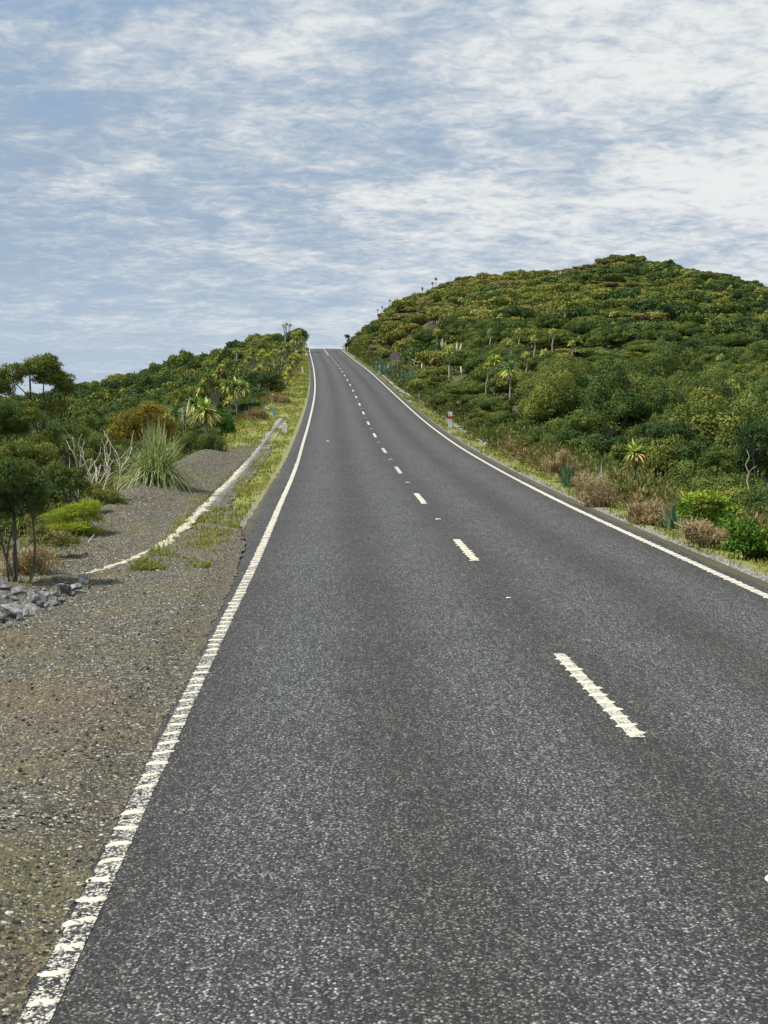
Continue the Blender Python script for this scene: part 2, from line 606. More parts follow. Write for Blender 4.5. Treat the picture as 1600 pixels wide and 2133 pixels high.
def verge_mat():
    """grassy shoulder: moss and short grass over gravel; 'mix' attribute drives grass amount"""
    m, t, out = new_mat('grassy_shoulder')
    tc = t.n('ShaderNodeTexCoord')
    o = tc.outputs['Object']
    vo = t.vor(o, 34)
    vs = t.n('ShaderNodeSeparateColor')
    t.put(vs.inputs[0], vo.outputs['Color'])
    stone = t.ramp(vs.outputs[0], [(0, (.05, .048, .042)), (.5, (.14, .135, .12)), (.85, (.26, .245, .21)), (1, (.42, .40, .36))])
    big = t.noise(o, 1.1, 7, .65)
    mid = t.noise(o, 9, 6, .7)
    gr = t.ramp(mid, [(.28, (.065, .085, .018)), (.5, (.155, .17, .032)), (.68, (.25, .235, .055)), (.85, (.30, .235, .11))])
    at = t.n('ShaderNodeAttribute', attribute_name='grassy')
    k = t.math('ADD', t.math('ADD', t.math('MULTIPLY', big, .6), t.math('MULTIPLY', mid, .80)), t.math('SUBTRACT', at.outputs['Fac'], 1.05))
    c = t.mix(t.sstep(k, -.12, .2), stone, gr)
    pb = t.n('ShaderNodeBsdfPrincipled')
    t.put(pb.inputs['Base Color'], c)
    pb.inputs['Roughness'].default_value = .92
    bp = t.n('ShaderNodeBump')
    bp.inputs['Strength'].default_value = .9
    bp.inputs['Distance'].default_value = .02
    t.put(bp.inputs['Height'], t.math('ADD', t.math('MULTIPLY', vo.outputs['Distance'], -1.0), mid))
    t.put(pb.inputs['Normal'], bp.outputs[0])
    t.put(out.inputs[0], pb.outputs[0])
    return m


def gravel_mat():
    m, t, out = new_mat('roadside_gravel')
    tc = t.n('ShaderNodeTexCoord')
    o = t.rot(tc.outputs['Object'])
    wv = t.n('ShaderNodeVectorMath', operation='ADD')
    nzc = t.n('ShaderNodeTexNoise')
    nzc.inputs['Scale'].default_value = 40
    t.put(nzc.inputs['Vector'], o)
    t.put(wv.inputs[0], o)
    t.put(wv.inputs[1], t.vmul(nzc.outputs['Color'], (.012, .012, .012)))
    v1 = t.vor(wv.outputs[0], 44)
    v2 = t.vor(wv.outputs[0], 88)
    s1 = t.n('ShaderNodeSeparateColor'); t.put(s1.inputs[0], v1.outputs['Color'])
    s2 = t.n('ShaderNodeSeparateColor'); t.put(s2.inputs[0], v2.outputs['Color'])
    stops = [(0, (.007, .008, .008)), (.3, (.026, .027, .023)), (.55, (.070, .066, .048)), (.75, (.120, .096, .054)), (.9, (.20, .19, .145)), (1, (.46, .44, .38))]
    ca = t.ramp(s1.outputs[0], stops)
    cbb = t.ramp(s2.outputs[0], stops)
    c = t.mix(t.sstep(s1.outputs[1], .45, .55), ca, cbb)
    gap = t.sstep(v1.outputs['Distance'], .45, .72)
    c = t.mix(t.math('MULTIPLY', gap, .8), c, (.018, .016, .010))
    big = t.noise(o, .9, 6, .62)
    fine = t.noise(o, 14, 5, .7)
    moss = t.sstep(t.math('ADD', t.math('MULTIPLY', big, .75), t.math('MULTIPLY', fine, .5)), .58, .82)
    c = t.mix(t.math('MULTIPLY', moss, .56), c, t.ramp(fine, [(.3, (.045, .048, .010)), (.7, (.125, .108, .022))]))
    brown = t.sstep(t.noise(o, .55, 5, .6), .48, .68)
    c = t.mix(t.math('MULTIPLY', brown, .36), c, (.105, .066, .028))
    pb = t.n('ShaderNodeBsdfPrincipled')
    t.put(pb.inputs['Base Color'], c)
    pb.inputs['Roughness'].default_value = .85
    bp = t.n('ShaderNodeBump')
    bp.inputs['Strength'].default_value = 1.0
    bp.inputs['Distance'].default_value = .012
    t.put(bp.inputs['Height'], t.math('ADD', t.math('MULTIPLY', v1.outputs['Distance'], -1.0), t.math('MULTIPLY', v2.outputs['Distance'], -.5)))
    t.put(pb.inputs['Normal'], bp.outputs[0])
    t.put(out.inputs[0], pb.outputs[0])
    return m


def seal_nodes(t, o, lat):
    """chip seal colour, height"""
    oo = o
    o = t.rot(o)
    wv = t.n('ShaderNodeVectorMath', operation='ADD')
    nzc = t.n('ShaderNodeTexNoise')
    nzc.inputs['Scale'].default_value = 37
    t.put(nzc.inputs['Vector'], o)
    t.put(wv.inputs[0], o)
    t.put(wv.inputs[1], t.vmul(nzc.outputs['Color'], (.012, .012, .012)))
    v = t.vor(wv.outputs[0], 74)
    s = t.n('ShaderNodeSeparateColor'); t.put(s.inputs[0], v.outputs['Color'])
    chip = t.ramp(s.outputs[0], [(0, (.003, .0035, .004)), (.36, (.022, .024, .025)), (.64, (.070, .074, .075)), (.86, (.15, .156, .154)), (1, (.34, .34, .32))])
    gap = t.sstep(v.outputs['Distance'], .42, .68)
    # wheel tracks: lighter in the tracks, dark between them, at the edge and at the centre
    al = t.math('ABSOLUTE', lat)
    o = oo
    wob = t.math('MULTIPLY', t.math('SUBTRACT', t.noise(o, .12, 3, .5), .5), .5)
    w = t.math('COSINE', t.math('MULTIPLY', t.math('ADD', t.math('SUBTRACT', al, .84), wob), 2 * PI / 1.66))
    big = t.noise(o, .35, 6, .6)
    tr = t.math('ADD', t.math('MULTIPLY', w, .5), t.math('MULTIPLY', big, 1.1))
    st1 = t.noise(t.vmul(o, (16, 1.6, 1)), 1, 5, .7)
    st2 = t.noise(t.vmul(o, (46, 5, 1)), 1, 4, .7)
    blot = t.noise(t.vmul(o, (1.3, .5, 1)), 1, 6, .65)
    grain = t.math('ADD', t.math('ADD', t.math('MULTIPLY', st1, .85), t.math('MULTIPLY', st2, 1.25)), t.math('MULTIPLY', blot, .30))
    shade = t.ramp(tr, [(0.0, (.54, .515, .49)), (.55, (.75, .745, .735)), (1.0, (.88, .90, .905))])
    c = t.mix(t.math('MULTIPLY', gap, .8), chip, (.018, .018, .018))
    c = t.mix(1.0, c, shade, 'MULTIPLY')
    c = t.mix(1.0, c, t.ramp(t.sstep(grain, .75, 1.75), [(0, (.36, .36, .36)), (.5, (1.03, 1.02, 1.0)), (1, (2.0, 1.98, 1.9))]), 'MULTIPLY')
    return c, t.math('MULTIPLY', v.outputs['Distance'], -1.0), s


def road_mat():
    m, t, out = new_mat('chip_seal')
    tc = t.n('ShaderNodeTexCoord')
    at = t.n('ShaderNodeAttribute', attribute_name='lat')
    c, h, s = seal_nodes(t, tc.outputs['Object'], at.outputs['Fac'])
    pb = t.n('ShaderNodeBsdfPrincipled')
    t.put(pb.inputs['Base Color'], c)
    pb.inputs['Roughness'].default_value = .72
    pb.inputs['Specular IOR Level'].default_value = .4
    bp = t.n('ShaderNodeBump')
    bp.inputs['Strength'].default_value = 1.0
    bp.inputs['Distance'].default_value = .007
    t.put(bp.inputs['Height'], h)
    t.put(pb.inputs['Normal'], bp.outputs[0])
    t.put(out.inputs[0], pb.outputs[0])
    return m


def paint_mat(name, col, wear=.5):
    m, t, out = new_mat(name)
    tc = t.n('ShaderNodeTexCoord')
    o = tc.outputs['Object']
    at = t.n('ShaderNodeAttribute', attribute_name='lat')
    wr = t.n('ShaderNodeAttribute', attribute_name='wear')
    c, h, s = seal_nodes(t, o, at.outputs['Fac'])
    k = t.math('ADD', t.math('ADD', t.math('MULTIPLY', s.outputs[1], .55), t.math('MULTIPLY', t.noise(o, 6, 5, .6), .5)),
               t.math('MULTIPLY', h, .35))
    k = t.math('SUBTRACT', k, wr.outputs['Fac'])
    dirt = t.ramp(t.noise(o, 12, 6, .7), [(.3, tuple(v * .72 for v in col)), (.7, col)])
    c2 = t.mix(t.sstep(k, -.1, .12), c, dirt)
    pb = t.n('ShaderNodeBsdfPrincipled')
    t.put(pb.inputs['Base Color'], c2)
    pb.inputs['Roughness'].default_value = .6
    bp = t.n('ShaderNodeBump')
    bp.inputs['Strength'].default_value = .8
    bp.inputs['Distance'].default_value = .006
    t.put(bp.inputs['Height'], h)
    t.put(pb.inputs['Normal'], bp.outputs[0])
    t.put(out.inputs[0], pb.outputs[0])
    return m


M['soil'] = soil_mat()
M['verge'] = verge_mat()
M['gravel'] = gravel_mat()
M['road'] = road_mat()
M['white'] = paint_mat('white_road_paint', (.46, .445, .385))
M['yellow'] = paint_mat('yellow_road_paint', (.62, .36, .05))
M['rib'] = mottled('raised_rib_paint', [(.25, (.38, .355, .27)), (.6, (.53, .50, .40))], 20, .6, .2)
M['bank_scar'] = mottled('bare_earth', [(.3, (.010, .008, .006)), (.55, (.028, .022, .016)), (.8, (.07, .052, .036))], 1.6, .95, .9, 6, .2)


# ------------------------------------------------------------------ ground, road
def grid_faces(ni, nj):
    i = np.arange(ni - 1)[:, None]; j = np.arange(nj - 1)[None]
    a = i * nj + j
    return np.stack([a, a + nj, a + nj + 1, a + 1], -1).reshape(-1, 4)


def build_ground():
    az = np.radians(np.concatenate([np.linspace(-180, -30, 60)[:-1], np.linspace(-30, 30, 620), np.linspace(30, 180, 60)[1:]]))
    rr = np.concatenate([[.05], np.geomspace(1.5, 320, 330), np.geomspace(330, 4500, 26)])
    A, R_ = np.meshgrid(az, rr, indexing='ij')
    X = np.sin(A) * R_; Y = np.cos(A) * R_
    Z = terrain(X.ravel(), Y.ravel())
    V = np.stack([X.ravel(), Y.ravel(), Z], 1)
    me = mesh('ground', V, grid_faces(len(az), len(rr))[:, ::-1], M['soil'], smooth=True)
    tag(obj('ground', me), kind='structure')


def strip(name, u0, u1, ys, mat, nu, dz, edge=None, attrs=None, noise=0.0, kind='structure'):
    """sheet following the road between lateral offsets u0(y), u1(y)"""
    ys = np.asarray(ys)
    U0 = u0(ys) if callable(u0) else np.full(len(ys), u0)
    U1 = u1(ys) if callable(u1) else np.full(len(ys), u1)
    s = np.linspace(0, 1, nu)
    U = U0[:, None] + (U1 - U0)[:, None] * s[None]
    Yv = np.repeat(ys[:, None], nu, 1)
    X = C(ys)[:, None] + U
    if callable(dz): Z = dz(X.ravel(), Yv.ravel(), U.ravel())
    else: Z = (ZR(ys)[:, None] + dz + 0 * U).ravel()
    if noise: Z = Z + RNG.normal(0, noise, Z.shape)
    V = np.stack([X.ravel(), Yv.ravel(), Z], 1)
    a = {'lat': U.ravel()}
    for k, fn in (attrs or {}).items(): a[k] = fn(U.ravel(), Yv.ravel())
    o = obj(name, mesh(name, V, grid_faces(len(ys), nu)[:, ::-1], mat, attrs=a, smooth=True))
    tag(o, kind=kind)
    return o


def nz1(y, s, seed):
    r = np.random.default_rng(seed)
    k = r.uniform(.4, 3.5, 6) * s
    p = r.uniform(0, 6, 6)
    return sum(np.sin(y * a + b) for a, b in zip(k, p)) / 3


YS_ROAD = np.concatenate([np.linspace(-25, 2, 15)[:-1], np.linspace(2, 40, 140)[:-1], np.linspace(40, 330, 260)])
HW = 3.36


def camber(u):
    return -.018 * np.abs(u)


def build_road():
    def dz(x, y, u): return ZR(y) + camber(u)
    eL = lambda y: -(3.80 + .05 * nz1(y, .8, 3) + .06 * sm(y, 30, 60))
    eR = lambda y: 3.62 + .04 * nz1(y, .7, 4)
    strip('road', eL, eR, YS_ROAD, M['road'], 15, dz)
    # edge lines
    def lz(x, y, u): return ZR(y) + camber(u) + .004
    ysl = np.concatenate([np.linspace(1, 40, 160)[:-1], np.linspace(40, 300, 240)])
    wl = lambda u, y: np.interp(y, [4, 9, 13, 18, 26, 60, 260], [.40, .41, .41, .31, .20, .07, .0])
    wr_ = lambda u, y: np.interp(y, [4, 20, 40, 260], [.25, .12, .0, -.05])
    wd = lambda y: .062 - .008 * sm(y, 15, 40) + .00010 * y
    strip('left_edge_line', lambda y: -HW - wd(y), lambda y: -HW + wd(y), ysl, M['white'], 3, lz, attrs={'wear': wl})
    strip('right_edge_line', lambda y: HW - wd(y), lambda y: HW + wd(y), ysl, M['white'], 3, lz, attrs={'wear': wr_})
    # raised ribs on the lines
    def ribs(name, lat, y0, y1, step, wid, seed, skip=.05):
        r = np.random.default_rng(seed)
        mb = MB()
        y = y0
        while y < y1:
            if r.uniform() > skip:
                n = 9
                s = np.linspace(-1, 1, n)
                l = wid * r.uniform(.82, 1.12)
                off = r.normal(0, .008)
                dp = .030 * r.uniform(.8, 1.25)
                prof = np.sqrt(np.maximum(1 - np.abs(s) ** 7, .10)) * r.uniform(.75, 1.1, n)
                ph = r.uniform(0, 6)
                V = []
                for q, p in zip(s, prof):
                    uu = lat + off + q * l / 2
                    yy = y + .012 * math.sin(q * 2 + ph) + q * .02
                    xx = float(C(yy)) + uu
                    z = float(ZR(yy)) + float(camber(uu)) + .003
                    V += [(xx, yy - dp * p, z), (xx, yy - dp * .6 * p, z + .009 * p), (xx, yy + dp * .6 * p, z + .009 * p), (xx, yy + dp * p, z)]
                Fq = [(a * 4 + b, a * 4 + b + 1, a * 4 + 4 + b + 1, a * 4 + 4 + b) for a in range(n - 1) for b in range(3)]
                mb.add(V, Fq)
            y += step * r.uniform(.96, 1.04)
        o = obj(name, mb.mesh(name, M['rib'], True))
        tag(o, kind='structure')
    ribs('left_edge_ribs', -HW, 4.3, 44, .265, .135, 5, .06)
    ribs('right_edge_ribs', HW, 5, 36, .265, .16, 6, .02)
    k = 0
    for i in range(0, 27):
        yc = 10.25 + 10 * i
        if i == 0: L = 3.05
        else: L = 2.9
        if i > 24: continue
        ys = np.linspace(yc - L / 2, yc + L / 2, 10)
        w = .055 + .0001 * yc
        strip('centre_line_dash', lambda y: 0 * y - w, lambda y: 0 * y + w, ys, M['white'], 3, lz,
              attrs={'wear': (lambda u, y: np.full_like(u, .12 if i else .16) - (.12 if yc > 60 else 0))})
        if i < 3: ribs('centre_line_ribs', 0.0, yc - 1.42, yc + 1.45, .245, .165, 20 + i, 0)
    ysy = np.linspace(222, 285, 30)
    strip('yellow_no_passing_line', lambda y: -.34 + 0 * y, lambda y: -.18 + 0 * y, ysy, M['yellow'], 3, lz, attrs={'wear': lambda u, y: 0 * u + .2})


def build_shoulders():
    # gravel pull-off, left
    def gz(x, y, u):
        z = terrain(x, y) + .075
        edge = sm(-u, 3.42, 3.95)
        road = ZR(y) + camber(u) + .0015
        bump = .012 * np.sin(x * 23 + 2 * np.sin(y * 5)) * np.sin(y * 17 + x * 3) + .01 * np.sin(x * 61) * np.sin(y * 53)
        bump = bump + .03 * np.sin(x * 3.1 + np.sin(y * 2.2)) * np.sin(y * 2.7 + x) * sm(-u, 5.2, 6.0) + RNG.normal(0, .012, x.shape) * sm(-u, 5.0, 5.6)
        heap = .34 * np.exp(-((u + 6.7) / 1.0) ** 2) * sm(y, 19, 33) * (1 - sm(y, 43, 51)) * (1 + .12 * np.sin(y * .9) + .1 * np.sin(y * 2.3 + u * 2))
        return road * (1 - edge) + z * edge + bump * edge + heap
    ys = np.concatenate([np.linspace(1, 20, 240)[:-1], np.linspace(20, 52, 330)])
    g0 = lambda y: -(3.445 + .02 * nz1(y, 2.5, 8) + .03 * nz1(y, .6, 81) + .015 * nz1(y, 6.5, 82) + RNG.normal(0, .006, len(y)) + .14 * sm(y, 11, 20) + .95 * sm(y, 19, 31))
    g1 = lambda y: -(np.interp(y, [1, 14, 20, 26, 32, 40, 48, 52], [9.5, 8.9, 7.8, 7.2, 7.2, 7.2, 6.8, 6.0]))
    strip('gravel_shoulder', g0, g1, ys, M['gravel'], 76, gz)
    # grassy verges
    def vz(x, y, u):
        au = np.abs(u)
        k = sm(au, 3.75, 4.3)
        return (ZR(y) + camber(u) - .010) * (1 - k) + (terrain(x, y) + .05) * k + .014 * np.sin(x * 7) * np.sin(y * 3) * k
    ysv = np.concatenate([np.linspace(17, 60, 140)[:-1], np.linspace(60, 300, 240)])
    gl = lambda u, y: np.clip(.35 + .50 * sm(-u, 3.8, 4.4) - .30 * sm(-y, -34, -18), 0, 1)
    strip('left_verge', lambda y: -(3.70 + 0 * y),
          lambda y: -np.interp(y, [17, 30, 45, 60, 100, 160, 300], [4.6, 5.1, 6.4, 7.6, 6.6, 5.6, 5.2]), ysv, M['verge'], 12, vz, attrs={'grassy': gl})
    ysv = np.concatenate([np.linspace(4, 60, 200)[:-1], np.linspace(60, 300, 240)])
    gr = lambda u, y: np.clip(-.02 + .84 * sm(u, 3.70, 4.45), 0, 1)
    strip('right_verge', lambda y: 3.50 + 0 * y, lambda y: np.interp(y, [4, 40, 120, 300], [5.3, 5.4, 5.3, 5.2]), ysv, M['verge'], 12, vz, attrs={'grassy': gr})


build_ground()
build_road()
build_shoulders()


# ------------------------------------------------------------------ loose stones and grass (uncountable)
def build_pebbles():
    n = 17000
    y = 3.5 + 20 * RNG.uniform(0, 1, n) ** 1.5
    u = -(3.30 + .30 * sm(y, 8, 18) + RNG.uniform(0, .22, n) + 4.8 * RNG.uniform(0, 1, n) ** 1.1)
    x = C(y) + u
    dens = np.ones(n, bool)
    y, x, u = y[dens], x[dens], u[dens]
    n = len(y)
    z = terrain(x, y) + .079
    z = np.where(-u < 3.95, np.maximum(z, ZR(y) + camber(u) + .006), z)
    r = .0055 + .013 * RNG.uniform(0, 1, n) ** 3 + .012 * RNG.uniform(0, 1, n) ** 14
    base = np.array([(1, 0, 0), (.2, .95, .1), (-.9, .4, 0), (-.6, -.8, .1), (.5, -.85, 0), (0.1, 0, .7), (0, .1, -.6)], float)
    T3 = np.array([(0, 1, 5), (1, 2, 5), (2, 3, 5), (3, 4, 5), (4, 0, 5), (1, 0, 6), (2, 1, 6), (3, 2, 6), (4, 3, 6), (0, 4, 6)])
    ang = RNG.uniform(0, 2 * PI, n)
    s = RNG.uniform(.6, 1.3, (n, 1, 3))
    B = base[None] * s + RNG.normal(0, .12, (n, 7, 3))
    ca, sa = np.cos(ang)[:, None], np.sin(ang)[:, None]
    V = np.stack([B[..., 0] * ca - B[..., 1] * sa, B[..., 0] * sa + B[..., 1] * ca, B[..., 2]], -1) * r[:, None, None]
    V += np.stack([x, y, z], 1)[:, None]
    Fs = (np.arange(n)[:, None, None] * 7 + T3[None]).reshape(-1, 3)
    tint = np.repeat(RNG.uniform(0, 1, n), 7)
    m, t, out = new_mat('loose_stone')
    at = t.n('ShaderNodeAttribute', attribute_name='tint')
    c = t.ramp(at.outputs['Fac'], [(0, (.014, .015, .015)), (.4, (.045, .044, .036)), (.65, (.092, .072, .042)), (.85, (.15, .13, .08)), (1, (.36, .34, .29))])
    pb = t.n('ShaderNodeBsdfPrincipled')
    t.put(pb.inputs['Base Color'], c)
    pb.inputs['Roughness'].default_value = .85
    t.put(out.inputs[0], pb.outputs[0])
    o = obj('loose_gravel', mesh('loose_gravel', V.reshape(-1, 3), Fs, m, tint))
    tag(o, 'loose grey and brown stones scattered over the gravel pull-off', 'gravel', kind='stuff')


def blades(x, y, z, h, w, lean, rng):
    n = len(x)
    a = rng.uniform(0, 2 * PI, n)
    d = np.stack([np.cos(a), np.sin(a), 0 * a], 1)
    s = np.stack([-np.sin(a), np.cos(a), 0 * a], 1)
    b = np.stack([x, y, z], 1)
    up = np.array([0, 0, 1.])
    le = (lean * rng.uniform(.2, 1, n))[:, None]
    hh = h[:, None]; ww = w[:, None]
    V = np.stack([b - s * ww / 2, b + s * ww / 2,
                  b + up * hh * .55 + d * le * hh * .3 + s * ww * .4, b + up * hh * .55 + d * le * hh * .3 - s * ww * .4,
                  b + up * hh * (1 - .35 * le) + d * le * hh], 1).reshape(-1, 3)
    i = np.arange(n)[:, None] * 5
    return V, (i + [[0, 1, 2, 3]]).reshape(-1, 4), (i + [[3, 2, 4]]).reshape(-1, 3)


def build_grass():
    rng = np.random.default_rng(5)
    mb = MB()
    def patch(n, yf, uf, hh, t0, keep=.0):
        y = yf(rng.uniform(0, 1, n)); u = uf(rng.uniform(0, 1, n), y)
        x = C(y) + u
        # clumpy
        cl = np.sin(x * 5.1 + 2 * np.sin(y * 1.3)) * np.sin(y * 2.3 + 1.5 * np.sin(x * 2)) + .5 * np.sin(y * .7 + x)
        k = cl + rng.normal(0, .5, n) > keep
        x, y, u, cl = x[k], y[k], u[k], cl[k]
        z = terrain(x, y) + .06
        h = hh * rng.uniform(.5, 1.5, len(x)) * (1 + y / 140)
        w = .010 + .00045 * y
        V, Q, T3 = blades(x, y, z, h, w + 0 * x, .8 + 0 * x, rng)
        mb.add(V, Q, T3, np.repeat(np.clip(t0 + .12 * np.sin(x * 1.7 + y * .6) + rng.normal(0, .16, len(x)), 0, 1), 5))
    # left verge, right verge, pull-off weeds, right far
    patch(52000, lambda r: 18 + 198 * r ** 1.7, lambda r, y: -(3.95 + np.interp(y, [22, 45, 60, 120, 220], [1.2, 2.3, 3.4, 2.4, 1.6]) * r), .075, .5, .1)
    patch(34000, lambda r: 10 + 200 * r ** 1.9, lambda r, y: 3.75 + 1.5 * r, .065, .48, .1)
    patch(9000, lambda r: 5 + 30 * r, lambda r, y: -(3.6 + 4.5 * r), .03, .4, .75)
    patch(9000, lambda r: 16 + 60 * r, lambda r, y: -(6.2 + 3 * r), .16, .55, .3)
    V, Fs, tt = mb.data()
    o = obj('roadside_grass', mesh('roadside_grass', V, Fs, M['grass'], tt))
    tag(o, 'short yellow green grass growing along both verges of the road', 'grass', kind='stuff')


build_pebbles()
build_grass()


# ------------------------------------------------------------------ scrub
def trunk_obj(mb, root, mat, name='trunk'):
    return obj(name, mb.mesh(name, mat, True), root)


# scrub_bush kinds: unit bushes about 2 m wide and 1.7 m tall, shared between copies
def shell(rng, n, nl, amp=.40, elmin=-.12, core=.66):
    """points on a lumpy dome of radius about 1, with outward normals and a tint per lump"""
    g = rng.uniform(0, 2 * PI, n)
    el = np.arcsin(rng.uniform(elmin, 1, n))
    d = np.stack([np.cos(g) * np.cos(el), np.sin(g) * np.cos(el), np.sin(el)], 1)
    cc = unit(rng.normal(size=(nl, 3)) * [1, 1, .6] + [0, 0, .4 if elmin > -.3 else .1])
    dot = d @ cc.T
    k = dot.argmax(1)
    w = math.cos(1.55 / math.sqrt(nl) * 1.25)
    lump_ = np.clip((dot.max(1) - w) / (1 - w), 0, 1) ** .55
    hk = rng.uniform(.55, 1.15, nl)[k]
    r = core + amp * lump_ * hk + rng.normal(0, .035, n)
    stray = rng.uniform(size=n) < .10
    r = np.where(stray, r + rng.uniform(0, .22, n), r)
    nr = unit(d * .6 + (d - cc[k]) * (1.9 / math.sqrt(1.0 / nl) * .35))
    pt = rng.normal(0, .09, nl)
    return d * r[:, None], nr, pt[k] + rng.normal(0, .045, n)


def shell_leaves(rng, P, N, ln, wd, jit=.4):
    n = len(P)
    dr = rng.normal(size=(n, 3)) + N * .5 + [0, 0, .6]
    return leaf_quads(P, dr, ln * rng.uniform(.7, 1.35, n), wd * rng.uniform(.7, 1.3, n), rng, nrm=N + [0, 0, .12], jit=jit)


VAR = []
for k in range(9):
    rg = np.random.default_rng(100 + k)
    tall = k >= 5
    parts = [((0, 0, .55), (.95, .95, .95)), ((.5, .2, .75), (.6, .6, .65)), ((-.5, -.3, .65), (.6, .65, .7)), ((.1, -.7, .5), (.5, .45, .55))] if not tall else [((0, 0, 1.15), (.85, .85, .95)), ((.55, .3, .75), (.6, .6, .7)), ((-.5, .35, .95), (.55, .6, .65)), ((-.2, -.6, .65), (.65, .55, .7)), ((.5, -.45, .9), (.5, .5, .6))]
    mb = MB(); cen = []
    for c, sc in parts:
        P, N, tt = shell(rg, int(7600 * (.8 if not tall else .42)), 13 if not tall else 9, amp=.5, elmin=.02 if not tall else -.05, core=.58)
        if tall: tt = tt + rg.normal(0, .05)
        P = P * sc + c
        V, Q = shell_leaves(rg, P, unit(N / np.array(sc)), .074, .042, .22)
        mb.add(V, Q, None, np.repeat(.42 + tt, 4))
        cen += [np.array(c) + unit(rg.normal(size=3) + [0, 0, .8]) * np.array(sc) * .6 for _ in range(3 if tall else 8)]
    cm = mb.mesh('scrub_crown', M['scrub'])
    tm = bush_trunks(100 + k, np.array(cen), 10, .035).mesh('scrub_trunk', M['bark'], True)
    VAR.append((cm, tm))
FAR = []
for k in range(12):
    rg = np.random.default_rng(200 + k)
    nearer = k < 6
    P, N, tt = shell(rg, 2500 if nearer else 1050, 13, amp=.50, elmin=.10, core=.60)
    P[:, 2] = np.sign(P[:, 2]) * np.abs(P[:, 2]) ** .72
    P = P * [1, 1, .85] + [0, 0, .26]
    V, Q = shell_leaves(rg, P, N, .12 if nearer else .18, .075 if nearer else .12, .2)
    nt = 70
    e = unit(rg.normal(size=(nt, 3)) * [1, 1, .45] + [0, 0, .75]) * rg.uniform(.6, .95, (nt, 1)) + [0, 0, .15]
    b = rg.normal(0, .12, (nt, 3)) * [1, 1, 0] - [0, 0, .1]
    sd_ = unit(np.cross(e - b, rg.normal(size=(nt, 3)))) * .022
    TV = np.stack([b - sd_ * 1.4, b + sd_ * 1.4, e + sd_ * .7, e - sd_ * .7], 1).reshape(-1, 3)
    FAR.append((np.vstack([V, TV]).astype(np.float32), np.concatenate([np.repeat(tt, 4), np.full(nt * 4, -9)]).astype(np.float32)))


def canopy(px, py, off):
    ys = np.linspace(30, 268, 3000)
    sy = (1066.5 - py) / F
    dy = math.cos(TH) + sy * math.sin(TH)
    xs = (px - 800) / F / dy * ys
    zs = (-math.sin(TH) + sy * math.cos(TH)) / dy * ys + CZ
    hit = np.where(zs < terrain(xs, ys) + off)[0]
    return float(ys[hit[0]]) if len(hit) else 250.0


HILL_OFF = 2.15
TUFTS = [(1133, 735, 8), (1190, 716, 7), (1080, 690, 6), (1095, 742, 8), (1062, 715, 6), (1112, 705, 6), (1440, 742, 9), (1500, 745, 7), (1275, 655, 6), (1042, 660, 6), (985, 650, 5), (1175, 640, 5), (960, 625, 5), (1150, 690, 6), (1020, 690, 5)]
CLEAR = [(px, canopy(px, py, HILL_OFF)) for px, py in [(1063, 769), (1031, 752), (1013, 764), (936, 732), (911, 693), (1556, 838), (1437, 806), (1484, 802), (1523, 798), (914, 682), (925, 725), (952, 732)] + [t_[:2] for t_ in TUFTS]]
CLEAR += [(362, 57), (428, 60), (410, 60), (446, 92), (432, 92), (465, 92), (492, 88), (478, 80), (524, 135), (550, 130), (590, 158), (606, 136), (596, 120), (618, 196), (489, 178)]
CLEAR = np.array([((p - 800) / F * Y, Y) for p, Y in CLEAR])


def scar(x, y):
    """the bare slip face on the cut bank"""
    p = 800 + F * x / y
    u = x - C(y)
    return (u > 4.9 + .5 * np.sin(y * .7)) & (u < 12.4 + .8 * np.sin(y * .5)) & (y > 137) & (y < 166) & (p > 812)


